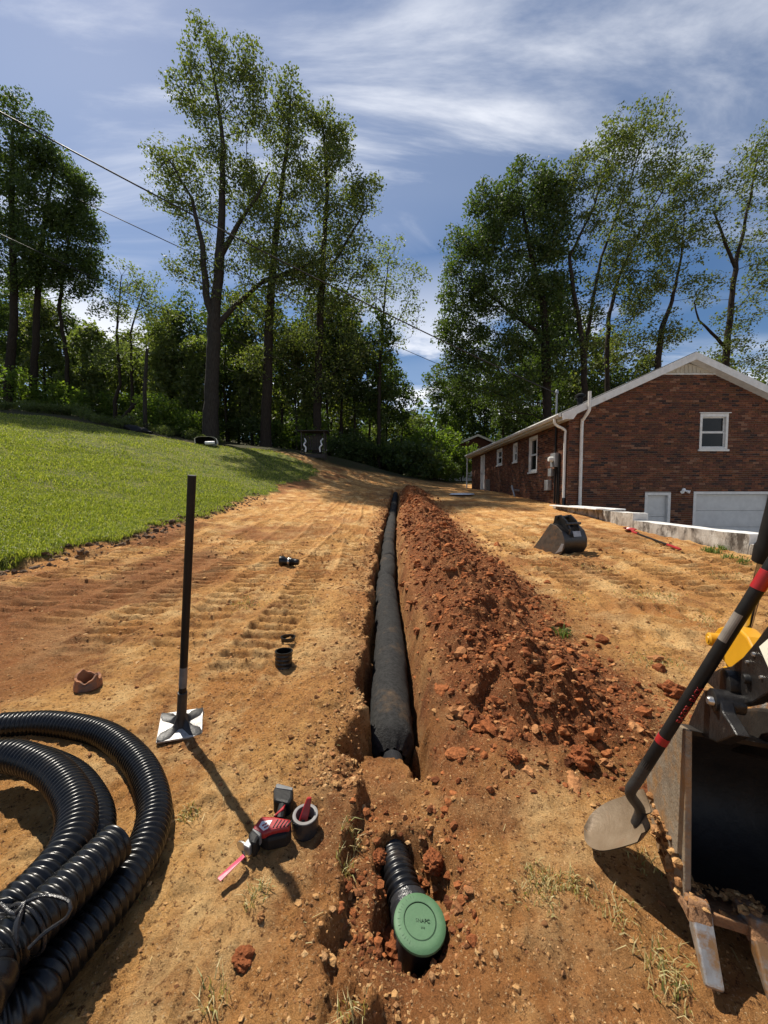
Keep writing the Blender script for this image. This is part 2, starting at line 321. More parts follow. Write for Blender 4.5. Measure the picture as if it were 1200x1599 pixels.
leaf_mat('leaf_light', [(.07, .115, .020), (.095, .15, .026), (.13, .175, .034), (.105, .14, .036)], .55)
leaf_mat('leaf_pale', [(.085, .115, .042), (.11, .14, .052), (.14, .16, .065), (.10, .13, .045)], .55)
leaf_mat('grass', [(.10, .13, .020), (.175, .21, .034), (.245, .27, .055), (.38, .37, .13)], .42)
leaf_mat('straw', [(.42, .33, .15), (.30, .24, .10), (.50, .42, .22), (.16, .20, .05)], .25)
leaf_mat('weed', [(.06, .12, .02), (.10, .17, .035), (.22, .24, .09), (.09, .14, .04)], .4)

# ---------------------------------------------------------------- mesh helpers
BASE = {}
def tag(o, label=None, cat=None, group=None, kind=None):
    if label: o['label'] = label
    if cat: o['category'] = cat
    if group: o['group'] = group
    if kind: o['kind'] = kind
    return o
def empty(name, loc, label=None, cat=None, group=None):
    o = bpy.data.objects.new(name, None); COL.objects.link(o); o.location = loc; o.empty_display_size = .2
    BASE[o.name] = Vector(loc); return tag(o, label, cat, group)
def link_mesh(name, me, parent=None, loc=None):
    o = bpy.data.objects.new(name, me); COL.objects.link(o)
    if parent is not None: o.parent = parent; BASE[o.name] = BASE[parent.name]
    else: o.location = loc if loc is not None else (0, 0, 0); BASE[o.name] = Vector(o.location)
    return o
def np_mesh(name, v, f, mats, mi=None, smooth=False):
    v = np.ascontiguousarray(v, dtype=np.float32); f = np.ascontiguousarray(f, dtype=np.int32)
    me = bpy.data.meshes.new(name); k = f.shape[1]
    me.vertices.add(len(v)); me.vertices.foreach_set('co', v.ravel())
    me.loops.add(f.size); me.loops.foreach_set('vertex_index', f.ravel())
    me.polygons.add(len(f)); me.polygons.foreach_set('loop_start', np.arange(0, f.size, k, dtype=np.int32))
    for m in (mats if isinstance(mats, (list, tuple)) else [mats]): me.materials.append(MATS[m])
    if mi is not None: me.polygons.foreach_set('material_index', np.asarray(mi, np.int32))
    me.polygons.foreach_set('use_smooth', np.full(len(f), smooth))
    me.update(calc_edges=True); return me

class MB:
    def __init__(s): s.v = []; s.f = []; s.mi = []; s.m = 0
    def add(s, vs, fs):
        o = len(s.v); s.v += [tuple(p) for p in vs]
        for f in fs: s.f.append([i+o for i in f]); s.mi.append(s.m)
    def box(s, c, size, rot=None):
        c = Vector(c); h = Vector(size)/2; vs = []
        for dx in (-1, 1):
            for dy in (-1, 1):
                for dz in (-1, 1):
                    p = Vector((dx*h.x, dy*h.y, dz*h.z)); vs.append(c + (rot @ p if rot else p))
        s.add(vs, [(0,1,3,2),(4,6,7,5),(0,4,5,1),(2,3,7,6),(0,2,6,4),(1,5,7,3)]); return s
    def bb(s, a, b): return s.box(((a[0]+b[0])/2, (a[1]+b[1])/2, (a[2]+b[2])/2), (abs(b[0]-a[0]), abs(b[1]-a[1]), abs(b[2]-a[2])))
    def prism(s, poly, ext):
        n = len(poly); e = Vector(ext); vs = [Vector(p) for p in poly] + [Vector(p)+e for p in poly]
        s.add(vs, [list(range(n))[::-1], list(range(n, 2*n))] + [(i, (i+1) % n, n+(i+1) % n, n+i) for i in range(n)]); return s
    def tube(s, pts, rad, n=10, cap=True):
        pts = [Vector(p) for p in pts]; rr = rad if isinstance(rad, (list, tuple)) else [rad]*len(pts)
        t0 = (pts[1]-pts[0]).normalized(); up = Vector((0, 0, 1)) if abs(t0.z) < .9 else Vector((1, 0, 0)); x = t0.cross(up).normalized(); vs = []
        for i, p in enumerate(pts):
            t = (pts[min(i+1, len(pts)-1)]-pts[max(i-1, 0)]).normalized(); x = (x - t*x.dot(t)).normalized(); y = t.cross(x)
            vs += [p + (x*math.cos(2*math.pi*k/n)+y*math.sin(2*math.pi*k/n))*rr[i] for k in range(n)]
        fs = [(i*n+k, i*n+(k+1) % n, (i+1)*n+(k+1) % n, (i+1)*n+k) for i in range(len(pts)-1) for k in range(n)]
        if cap: fs += [list(range(n))[::-1], list(range((len(pts)-1)*n, len(pts)*n))]
        s.add(vs, fs); return s
    def lathe(s, prof, c=(0, 0, 0), axis=(0, 0, 1), n=24, closed=False):
        c = Vector(c); a = Vector(axis).normalized(); x = a.orthogonal().normalized(); y = a.cross(x); vs = []
        for (r, h) in prof: vs += [c + a*h + (x*math.cos(2*math.pi*k/n)+y*math.sin(2*math.pi*k/n))*r for k in range(n)]
        m = len(prof); fs = [(i*n+k, i*n+(k+1) % n, ((i+1) % m)*n+(k+1) % n, ((i+1) % m)*n+k) for i in range(m if closed else m-1) for k in range(n)]
        if not closed: fs += [list(range(n))[::-1], list(range((m-1)*n, m*n))]
        s.add(vs, fs); return s
    def build(s, name, mats, parent=None, loc=None, smooth=None, bevel=0, label=None, cat=None, group=None):
        b = BASE[parent.name] if parent is not None else Vector(loc if loc is not None else (0, 0, 0))
        me = bpy.data.meshes.new(name); me.from_pydata([(p[0]-b.x, p[1]-b.y, p[2]-b.z) for p in s.v], [], s.f)
        for m in (mats if isinstance(mats, (list, tuple)) else [mats]): me.materials.append(MATS[m])
        me.polygons.foreach_set('material_index', s.mi)
        if smooth is not None:
            me.polygons.foreach_set('use_smooth', [True]*len(s.f)); me.update(); me.set_sharp_from_angle(angle=R(smooth))
        me.update(); o = link_mesh(name, me, parent, loc)
        if bevel:
            md = o.modifiers.new('bevel', 'BEVEL'); md.width = bevel; md.segments = 2; md.limit_method = 'ANGLE'; md.angle_limit = R(35)
        return tag(o, label, cat, group)

def spline(pts, step):
    P = [Vector(p) for p in pts]; P = [P[0]*2-P[1]] + P + [P[-1]*2-P[-2]]; out = []
    for i in range(1, len(P)-2):
        n = max(2, int((P[i+1]-P[i]).length/step))
        for k in range(n):
            t = k/n; a, b, c, d = P[i-1], P[i], P[i+1], P[i+2]
            out.append(.5*((2*b)+(c-a)*t+(2*a-5*b+4*c-d)*t*t+(3*b-a-3*c+d)*t**3))
    out.append(P[-2]); return out
def resample(pts, step):
    out = [pts[0]]; acc = 0.0
    for a, b in zip(pts[:-1], pts[1:]):
        d = (b-a).length; pos = step-acc
        while pos <= d and d > 1e-9: out.append(a.lerp(b, pos/d)); pos += step
        acc = (acc + d) % step
    return out
def text_mesh(body, size, extr, align='CENTER'):
    c = bpy.data.curves.new('lettering', 'FONT'); c.body = body; c.size = size; c.extrude = extr; c.align_x = align; c.align_y = 'CENTER'
    o = bpy.data.objects.new('lettering', c); COL.objects.link(o); dg = bpy.context.evaluated_depsgraph_get()
    me = bpy.data.meshes.new_from_object(o.evaluated_get(dg)); bpy.data.objects.remove(o); return me
def text_part(body, size, extr, M4, material, parent, name='lettering'):
    me = text_mesh(body, size, extr); me.transform(Matrix.Translation(-BASE[parent.name]) @ M4); me.materials.clear(); me.materials.append(MATS[material]); return link_mesh(name, me, parent)
def frame(o, x, y):                     # matrix with given x, y axes
    x = Vector(x).normalized(); y = Vector(y); y = (y - x*y.dot(x)).normalized(); z = x.cross(y)
    return Matrix(((x.x, y.x, z.x, o[0]), (x.y, y.y, z.y, o[1]), (x.z, y.z, z.z, o[2]), (0, 0, 0, 1)))

# ================================================================ GROUND
def axis_pts(core0, core1, d0, lo, hi, g, far=1e9, g2=.04):
    a = list(np.arange(core0, core1, d0)); d = d0; x = a[-1]
    while x < hi: d *= 1+(g if x < far else g2); x += d; a.append(x)
    d = d0; x = a[0]; pre = []
    while x > lo: d *= 1+g; x -= d; pre.append(x)
    return np.array(pre[::-1]+a)
def build_ground():
    xs = axis_pts(-1.15, 1.75, .0135, -120, 120, .029); ys = axis_pts(.6, 2.8, .0135, -8, 200, .0090, 19.0, .06)
    xs = np.sort(np.concatenate([xs, [5.60, 5.63, 5.66, 6.05, 6.1, 13.3, 13.4]])); ys = np.sort(np.concatenate([ys, [12.42, 12.45, 12.48]]))
    X, Y = np.meshgrid(xs, ys); x = X.ravel(); y = Y.ravel(); z = height(x, y)
    nx, ny = len(xs), len(ys)
    i = np.arange(nx*ny).reshape(ny, nx); f = np.stack([i[:-1, :-1], i[:-1, 1:], i[1:, 1:], i[1:, :-1]], -1).reshape(-1, 4)
    me = np_mesh('ground', np.stack([x, y, z], 1), f, 'ground', smooth=True)
    s, lawn, woods, spoil = masks(x, y)
    clay = np.clip(spoil*4.0, 0, 1); clay = np.maximum(clay, sst(.10, .2, s)*(1-sst(1.35, 1.95, s+.5*fbm(x, y, .5, 3, 38)))*sst(1.1, 1.5, y+.4*fbm(x, y, .35, 3, 39))*(1-sst(19, 20.2, y))*(.75+.4*fbm(x, y, .25, 3, 34)))
    edge = np.exp(-((s+.02)/.34)**2)*sst(.5, 1.0, y)*(1-sst(19.5, 20.6, y))
    clay = np.maximum(clay, edge*(.75+.7*fbm(x, y, .3, 3, 33)))
    clay = np.maximum(clay, .8*sst(.10, .34, fbm(x, y, 1.3, 4, 35))*(.55 + .45*sst(1.0, 3.0, -x)))
    nearr = np.exp(-((x-.75)/.7)**2 - ((y-.85)/.55)**2); clay = np.maximum(clay, nearr*(.7+.5*fbm(x, y, .4, 3, 36)))
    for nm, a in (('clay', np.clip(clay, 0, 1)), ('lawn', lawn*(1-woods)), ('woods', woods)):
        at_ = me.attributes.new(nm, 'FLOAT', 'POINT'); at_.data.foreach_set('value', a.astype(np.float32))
    o = link_mesh('ground', me); tag(o, kind='structure'); print('ground verts', len(x))
build_ground()

_ICO = None
def ico():
    global _ICO
    if _ICO is None:
        p = (1+5**.5)/2
        v = np.array([(-1,p,0),(1,p,0),(-1,-p,0),(1,-p,0),(0,-1,p),(0,1,p),(0,-1,-p),(0,1,-p),(p,0,-1),(p,0,1),(-p,0,-1),(-p,0,1)], float); v /= np.linalg.norm(v[0])
        f = np.array([(0,11,5),(0,5,1),(0,1,7),(0,7,10),(0,10,11),(1,5,9),(5,11,4),(11,10,2),(10,7,6),(7,1,8),(3,9,4),(3,4,2),(3,2,6),(3,6,8),(3,8,9),(4,9,5),(2,4,11),(6,2,10),(8,6,7),(9,8,1)])
        _ICO = (v, f)
    return _ICO
_ICO2 = None
def ico2():
    global _ICO2
    if _ICO2 is None:
        v, f = ico(); v = [tuple(q) for q in v]; cache = {}; nf = []
        def mid(a, b):
            k = (min(a, b), max(a, b))
            if k not in cache: m = np.array(v[a])+np.array(v[b]); v.append(tuple(m/np.linalg.norm(m))); cache[k] = len(v)-1
            return cache[k]
        for a, b, c in f: x, y, z = mid(a, b), mid(b, c), mid(c, a); nf += [(a, x, z), (b, y, x), (c, z, y), (x, y, z)]
        _ICO2 = (np.array(v), np.array(nf))
    return _ICO2
def lumps(pts, sizes, flat=.7, rough=.35, big=.02):
    k = sizes > big; j = (~k) & (sizes < .0085); k2 = (~k) & (~j); octa = (np.array([(1,0,0),(-1,0,0),(0,1,0),(0,-1,0),(0,0,1),(0,0,-1)], float), np.array([(0,2,4),(2,1,4),(1,3,4),(3,0,4),(2,0,5),(1,2,5),(3,1,5),(0,3,5)]))
    V, F, o = [], [], 0
    for m_, b_, r_ in ((k, ico2(), rough*.75), (k2, ico(), rough), (j, octa, rough)):
        if m_.sum() == 0: continue
        v, f = lumps_(pts[m_], sizes[m_], flat, r_, b_); V.append(v); F.append(f+o); o += len(v)
    return np.concatenate(V), np.concatenate(F)
def lumps_(pts, sizes, flat, rough, base):
    v, f = base; n = len(pts); nv = len(v)
    A = v[None]*(1+rough*(RNG.random((n, nv, 1))*2-1))
    if nv > 12: qd = RNG.normal(size=(n, 3, 3)); A = A*(1 + .22*np.sin(np.einsum('ijk,lk->ilj', qd*2.2, v)).sum(-1)[..., None])
    sc = sizes[:, None]*np.stack([.75+.6*RNG.random(n), .75+.6*RNG.random(n), flat*(.7+.6*RNG.random(n))], 1)
    A = A*sc[:, None]; th = RNG.random(n)*6.283; c, s = np.cos(th)[:, None], np.sin(th)[:, None]
    A = np.stack([A[..., 0]*c-A[..., 1]*s, A[..., 0]*s+A[..., 1]*c, A[..., 2]], -1)
    tl = (RNG.random((n, 1))-.5)*.9; A = np.stack([A[..., 0], A[..., 1]*np.cos(tl)-A[..., 2]*np.sin(tl), A[..., 1]*np.sin(tl)+A[..., 2]*np.cos(tl)], -1)
    V = (A + pts[:, None]).reshape(-1, 3); F = (f[None]+nv*np.arange(n)[:, None, None]).reshape(-1, 3); return V, F
def build_clods():
    n = 150000; y = 1.45 + 18.3*RNG.random(n)**1.7; x = trench_x(y) + .12 + 1.75*RNG.random(n)
    s, lawn, woods, spoil = masks(x, y); keep = RNG.random(n) < np.clip(spoil*1.5+.05, 0, 1)*np.clip(1.3-y/22, .3, 1); x, y = x[keep][:28000], y[keep][:28000]
    sz = np.clip(np.exp(RNG.normal(-5.3, .68, len(x))), .003, .036)*np.clip(.75+y/10, 1, 2.0)
    z = height(x, y)+sz*.15; V, F = lumps(np.stack([x, y, z], 1), sz)
    o = link_mesh('soil_clods', np_mesh('soil_clods', V, F, 'clod')); tag(o, 'broken red clay clods covering the spoil heap beside the trench', 'soil', kind='stuff')
    n = 3800; y = 1.5+14*RNG.random(n)**1.8; x = trench_x(y)-.15-.24*np.abs(RNG.normal(0, .6, n)); sz = np.clip(np.exp(RNG.normal(-5.35, .55, n)), .003, .018)*np.clip(.75+y/10, 1, 1.8); z = height(x, y)+sz*.2
    V, F = lumps(np.stack([x, y, z], 1), sz); o = link_mesh('edge_crumbs', np_mesh('edge_crumbs', V, F, 'pebble')); tag(o, 'loose clay crumbs along the left lip of the trench', 'soil', kind='stuff')
    n = 48000; y = .6 + 6.5*RNG.random(n)**2.0; x = (RNG.random(n)*2-1)*(1.0+y*.95); s, lawn, woods, spoil = masks(x, y)
    cl = sst(-.12, .3, fbm(x, y, .45, 3, 37)); keep = (lawn < .2) & (spoil < .4) & (RNG.random(n) < .25+.75*cl) & (x < 5.3); x, y = x[keep], y[keep]
    sz = np.clip(np.exp(RNG.normal(-5.75, .45, len(x))), .002, .009)*np.clip(.6+y/3, 1, 2.6)
    tr = (np.abs(x-trench_x(y)) < .3) & (y < 2.2); sz = np.where(tr, sz*1.25, sz)
    z = height(x, y)+sz*.1; V, F = lumps(np.stack([x, y, z], 1), sz, .6)
    o = link_mesh('soil_crumbs', np_mesh('soil_crumbs', V, F, 'pebble')); tag(o, 'small tan crumbs and pebbles scattered over the bare soil', 'soil', kind='stuff')
    # crumbs lying thick in the emitter pit
    n = 420; y = .99+.48*RNG.random(n); x = -.13+.40*RNG.random(n); sz = np.clip(np.exp(RNG.normal(-5.0, .5, n)), .003, .016); z = height(x, y)+sz*.25
    V, F = lumps(np.stack([x, y, z], 1), sz); o = link_mesh('pit_rubble', np_mesh('pit_rubble', V, F, 'clod')); tag(o, 'crumbled clay lumps lying round the emitter in its pit', 'soil', kind='stuff')
build_clods()
def big_lump(name, px, py, r, label, m='clod', seed=1, flat=.8, lift=.35):
    p = hit(px, py); import bmesh
    bm = bmesh.new(); bmesh.ops.create_icosphere(bm, subdivisions=4, radius=1)
    for v in bm.verts:
        c = v.co.copy(); a = np.array([c.x*2+seed*3.3+c.z*1.7]); b = np.array([c.y*2-seed+c.z*1.1])
        d = 1 + .5*float(fbm(a, b, 1.0, 5, seed, .62)[0]) + .12*abs(float(vnoise(a*5, b*5, seed+3)[0])); v.co = Vector((c.x*r*d, c.y*r*d*1.05, c.z*r*d*flat))
    me = bpy.data.meshes.new(name); bm.to_mesh(me); bm.free(); me.materials.append(MATS[m])
    o = link_mesh(name, me, None, p + Vector((0, 0, r*lift))); return tag(o, label, 'soil lump' if m != 'pebble' else 'stone', None)
big_lump('clay_lump', 620, 1490, .058, 'fist-sized rough red clay lump leaning beside the green emitter lid', seed=2)
big_lump('clay_lump', 908, 1190, .05, 'rounded orange clay lump at the foot of the spoil heap near the spade', seed=4)
big_lump('clay_lump', 803, 1185, .03, 'small upright orange clay lump low on the near end of the spoil heap', seed=6)
big_lump('clay_lump', 380, 1500, .026, 'red broken clay lump on trodden soil below the pole shadow', seed=8, flat=.6)
big_lump('stone', 407, 1435, .011, 'small smooth pale yellow pebble in dry grass', 'pebble', seed=9)
big_lump('clay_lump', 590, 1345, .03, 'brown clay lump against the left side of the ribbed stub pipe', seed=11)
big_lump('clay_lump', 680, 1350, .035, 'brown clay lump against the right side of the ribbed stub pipe', seed=12)
big_lump('clay_lump', 1050, 1085, .06, 'dark red clay lump on the soil behind the excavator bucket pins', seed=13)

# ================================================================ LAWN AND PLANTS
def blades(x, y, h, w, m, name, lean=.45, z=None):
    n = len(x); z = height(x, y) if z is None else z; th = RNG.random(n)*6.283; ph = RNG.random(n)*6.283; l = lean*RNG.random(n)
    c = np.stack([x, y, z], 1); wd = np.stack([np.cos(th), np.sin(th), 0*th], 1)*w[:, None]*.5
    md = c + np.stack([np.cos(ph)*l*h*.4, np.sin(ph)*l*h*.4, h*.6], 1); tp = c + np.stack([np.cos(ph)*l*h*1.3, np.sin(ph)*l*h*1.3, h*(1-.3*l)], 1)
    V = np.stack([c-wd, c+wd, md+wd*.7, md-wd*.7, tp], 1).reshape(-1, 3); k = 5*np.arange(n)[:, None]
    F = np.concatenate([k+np.array([[0, 1, 2]]), k+np.array([[0, 2, 3]]), k+np.array([[3, 2, 4]])], 0)
    return np_mesh(name, V, F, m)
def build_lawn():
    X, Y = [], []
    for (y0, y1, n) in [(3.6, 6, 26000), (6, 9, 50000), (9, 14, 56000), (14, 24, 44000)]:
        y = y0+(y1-y0)*RNG.random(n); e = edge_x(y); x = e + .25 - (np.maximum(y*1.12, 4.8)+e+1.2)*RNG.random(n)
        _, lawn, woods, _ = masks(x, y); k = (lawn*(1-woods) > .55) & (RNG.random(n) < .55+.9*(fbm(x, y, .9, 3, 55)+.3)); X.append(x[k]); Y.append(y[k])
    x = np.concatenate(X); y = np.concatenate(Y); d = np.hypot(x, y)
    h = (.030+.055*RNG.random(len(x)))*(1+1.0*fbm(x, y, .8, 4, 57)); w = (.005+.0011*d)*(.7+.6*RNG.random(len(x)))
    o = link_mesh('lawn_grass', blades(x, y, h, w, 'grass', 'lawn_grass', .8)); tag(o, 'sunlit mown green grass on the hillside lawn', 'grass', kind='stuff')
    # dry straw on the bare soil
    n = 900; y = .6+4.5*RNG.random(n)**1.6; x = (RNG.random(n)*2-1)*(.8+y); _, lawn, woods, sp = masks(x, y); k = (fbm(x, y, .6, 3, 58) > .12) & (lawn < .3) & (sp < .3)
    x, y = x[k], y[k]; n = len(x); z = height(x, y)+.004; th = RNG.random(n)*6.283; L = .008+.026*RNG.random(n)**2; d = np.stack([np.cos(th)*L, np.sin(th)*L, .012*RNG.random(n)], 1); c = np.stack([x, y, z], 1); wv = np.stack([-np.sin(th), np.cos(th), 0*th], 1)*.0009
    V = np.stack([c-wv, c+wv, c+d+wv, c+d-wv], 1).reshape(-1, 3); F = 4*np.arange(n)[:, None]+np.array([[0, 1, 2, 3]])
    o = link_mesh('straw', np_mesh('straw', V, F, 'straw')); tag(o, 'loose dry straw bits lying on the bare soil', 'straw', kind='stuff')
    # turf clods along the torn edge
    n = 900; y = 3.8+9*RNG.random(n)**1.5; x = edge_x(y)+.05+RNG.normal(0, .16, n); sz = np.clip(np.exp(RNG.normal(-4.1, .5, n)), .008, .05); z = height(x, y)+sz*.2
    V, F = lumps(np.stack([x, y, z], 1), sz); o = link_mesh('turf_clods', np_mesh('turf_clods', V, F, 'turf_soil')); tag(o, 'dark torn turf clods along the edge of the lawn', 'soil', kind='stuff')
build_lawn()
def tuft(px, py, n, spread, h, m, label, group, cat='grass'):
    p = hit(px, py); rr = spread*1.3*RNG.random(n)**.7; aa = 6.283*RNG.random(n); x = p.x+rr*np.cos(aa); y = p.y+rr*np.sin(aa); d = p.length; h = h*(.5 if m == 'straw' else 1)
    me = blades(x, y, h*(.5+RNG.random(n)), (.0022+.0012*d)*(.6+.8*RNG.random(n)), m, 'grass_tuft', 1.3)
    me.transform(Matrix.Translation(-p)); o = link_mesh('grass_tuft', me, None, p); tag(o, label, cat, group); return o
GT = 'dry grass tufts on the bare soil'
for (px, py, n, sp, h) in [(295,1275,60,.03,.04),(540,1365,50,.025,.06),(548,1300,40,.03,.05),(850,1375,130,.045,.035),(840,1400,80,.05,.03),(895,1385,90,.035,.04),(960,1425,70,.05,.045),(1005,1350,40,.04,.04),(1030,1500,60,.05,.06),(1045,1540,60,.04,.06),(400,1400,50,.03,.05),(335,1560,40,.03,.06),(550,1590,60,.04,.06)]:
    tuft(px, py, n, sp, h, 'straw', 'wispy yellowish dry grass tuft on the bare orange soil', GT)
def grass_patches():
    X, Y = [], []
    for (px, py, n, sp) in [(385,942,150,.10),(1020,932,240,.16),(930,888,160,.16),(1025,1035,160,.09),(1100,970,160,.14),(330,810,80,.14),(900,930,80,.12),(1150,905,120,.2),(470,940,60,.08),(850,880,100,.2)]:
        p = hit(px, py); X.append(p.x+RNG.normal(0, sp, n)); Y.append(p.y+RNG.normal(0, sp*.8, n))
    x = np.concatenate(X); y = np.concatenate(Y); n = len(x); o = link_mesh('dry_grass', blades(x, y, .022*(.5+RNG.random(n)), (.002+.0012*y)*(.6+.8*RNG.random(n)), 'straw', 'dry_grass', 1.4)); tag(o, 'flattened grey-green grass patches on the tracked yellow soil', 'grass', kind='stuff')
grass_patches()
tuft(880, 992, 90, .045, .05, 'weed', 'bright green grass sprig poking out of the red spoil heap edge', None)
for (px, py, n, sp, h) in [(1112,862,110,.10,.075),(1140,872,80,.10,.07),(1165,880,80,.1,.07),(1130,858,70,.10,.07)]:
    tuft(px, py, n, sp, h, 'weed', 'green weeds growing along the foot of the whitewashed retaining wall', 'weeds at the foot of the retaining wall', 'weeds')
for (px, py, n, sp, h) in [(835,776,120,.18,.22),(853,782,120,.14,.22),(876,783,160,.1,.3)]:
    tuft(px, py, n, sp, h, 'weed', 'low green weeds at the foot of the brick side wall', 'weeds at the foot of the house wall', 'weeds')

# ================================================================ TREES
def rand_in_ell(n):
    p = RNG.normal(size=(n, 3)); p /= np.linalg.norm(p, axis=1)[:, None]; return p*(RNG.random(n)[:, None]**(1/2.4))
def leaves(centers, per, spread, size, droop=.35):
    n = len(centers)*per; c = np.repeat(centers, per, 0); off = rand_in_ell(n)*spread; off[:, 2] *= .75; off[:, 2] -= droop*spread*(off[:, 0]**2+off[:, 1]**2)/spread**2
    p = c+off; d = RNG.normal(size=(n, 3)); d[:, 2] = d[:, 2]*.5 - .5; d /= np.linalg.norm(d, axis=1)[:, None]
    q = RNG.normal(size=(n, 3)); w = np.cross(d, q); w /= np.linalg.norm(w, axis=1)[:, None]; s = size*(.45+1.1*RNG.random(n)**1.5)[:, None]; nn = np.cross(d, w)
    V = np.stack([p-d*s*.5, p+w*s*.32+nn*s*.06, p+d*s*.5, p-w*s*.32+nn*s*.06], 1).reshape(-1, 3); F = 4*np.arange(n)[:, None]+np.array([[0, 1, 2, 3]]); return V, F
def grow(trunks, clusters, twig=.012, step=.55, sag=.12):
    # trunks: polylines of (x,y,z,r); every crown cluster is joined by a limb to the nearest fitting node
    pos, par, rmin = [], [], []
    def add(p, pa, r=0.0): pos.append(np.array(p, float)); par.append(pa); rmin.append(r); return len(pos)-1
    for tr in trunks:
        tr = [np.array(t, float) for t in tr]
        prev = -1
        if pos:
            d = [np.linalg.norm(q-tr[0][:3]) for q in pos]; j = int(np.argmin(d)); prev = j if d[j] < 1.2 else -1
        for a, b in zip(tr[:-1], tr[1:]):
            n = max(1, int(np.linalg.norm(b[:3]-a[:3])/step))
            for k in range(n):
                t = k/n; q = a*(1-t)+b*t; j = .02*np.linalg.norm(b[:3]-a[:3]); w = RNG.normal(0, .02, 3) if k else 0
                prev = add(q[:3]+w, prev, q[3])
        prev = add(tr[-1][:3], prev, tr[-1][3])
    ntr = len(pos); tpos = np.array(pos); cz = np.array([np.min(np.linalg.norm(tpos-c, axis=1)) for c in clusters]); tips = []
    for i in np.argsort(cz):
        c = clusters[i]; P = np.array(pos); dv = c-P; d = np.linalg.norm(dv, axis=1)
        cost = d + 1.6*np.clip(P[:, 2]-c[2]+.25*d, 0, None) + np.where(np.arange(len(P)) < 3, 6, 0)
        j = int(np.argmin(cost)); L = d[j]; n = max(1, int(L/step)); prev = j; side = RNG.normal(0, .07*L, 3)
        for k in range(1, n+1):
            t = k/n; q = P[j]*(1-t)+c*t + side*math.sin(math.pi*t) + np.array([0, 0, -sag*L*math.sin(math.pi*t)*.6]) + (RNG.normal(0, .035, 3) if k < n else 0); prev = add(q, prev)
        tips.append(prev)
    n = len(pos); r = np.zeros(n); kids = [[] for _ in range(n)]
    for i, p in enumerate(par):
        if p >= 0: kids[p].append(i)
    for i in range(n-1, -1, -1):
        s = sum(r[k]**2.35 for k in kids[i]); r[i] = max(s**(1/2.35), twig)
        if i < ntr: r[i] = max(rmin[i], min(r[i], rmin[i]*1.15))
    for i in range(n):                                # a child never thicker than its parent
        if par[i] >= 0: r[i] = min(r[i], r[par[i]])
    V, F = [], []; F3 = F
    for i, p in enumerate(par):
        if p < 0: continue
        a, b = pos[p], pos[i]; t = b-a; L = np.linalg.norm(t)
        if L < 1e-6: continue
        t /= L; m = 9 if r[i] > .09 else (5 if r[i] > .025 else 3); u = np.cross(t, (0, 0, 1.0) if abs(t[2]) < .95 else (1.0, 0, 0)); u /= np.linalg.norm(u); w = np.cross(t, u); o = len(V)
        ra = r[p] if p < ntr and i < ntr else min(r[p], r[i]*1.35); a2 = a-t*min(.04, r[i]*.4) if i >= ntr else a
        if i < ntr and p < ntr:                         # trunk rings stay level with each other so that the bark runs on
            m = 12
            for (cc, rad) in ((a, r[p]), (b, r[i])):
                for k in range(m): V.append(cc + np.array((math.cos(6.2832*k/m), math.sin(6.2832*k/m)*.999, 0.0))*rad if abs(t[2]) > .55 else cc+(u*math.cos(6.2832*k/m)+w*math.sin(6.2832*k/m))*rad)
            F3 += [(o+k, o+(k+1) % m, o+m+(k+1) % m, o+m+k) for k in range(m)]; continue
        for k in range(m): c, s = math.cos(6.2832*k/m), math.sin(6.2832*k/m); V.append(a2+(u*c+w*s)*ra)
        for k in range(m): c, s = math.cos(6.2832*k/m), math.sin(6.2832*k/m); V.append(b+(u*c+w*s)*r[i])
        F += [(o+k, o+(k+1) % m, o+m+(k+1) % m, o+m+k) for k in range(m)]
    return np.array(V), np.array(F), r
def make_tree(name, label, base, trunks, lobes, per, leafsize, leafm, barkm='bark', spread=.62, group=None, cat='tree', dens=1.0):
    per = int(per*1.3*dens); leafsize *= .62; spread *= .74
    cl = np.concatenate([np.array(c)+rand_in_ell(int(n*1.15))*np.array(r)*.97 for (c, r, n) in lobes])
    V, F, _ = grow(trunks, cl); b = np.array(base)
    root = empty(name, base, label, cat, group)
    link_mesh('trunk', np_mesh('trunk', V-b, F, barkm, smooth=True), root)
    LV, LF = leaves(cl, per, spread, leafsize); link_mesh('crown', np_mesh('crown', LV-b, LF, leafm), root)
    return root
def pl(px, py, rx, ry, Y, n, dy=0.0):                   # crown lobe seen at a pixel, at depth Y+dy
    p = at(px, py, Y+dy); k = (Y+dy)/FPX; return ((p.x, p.y, p.z), (rx*k, max(rx, ry*.6)*k*.85, ry*k), n)
def tp(px, py, Y, r, dy=0.0): p = at(px, py, Y+dy); return (p.x, p.y, p.z, r)
def base_at(px, Y): x = (px-600)/FPX*Y; return (x, Y, hs(x, Y))
def trunk_from(px, Y, pts, r0):
    b = base_at(px, Y); o = [(b[0], b[1], b[2]-.3, r0*1.35), (b[0], b[1], b[2]+.5, r0*1.08), (b[0]*1, b[1], b[2]+1.6, r0)]
    return b, o + [tp(*q) for q in pts]
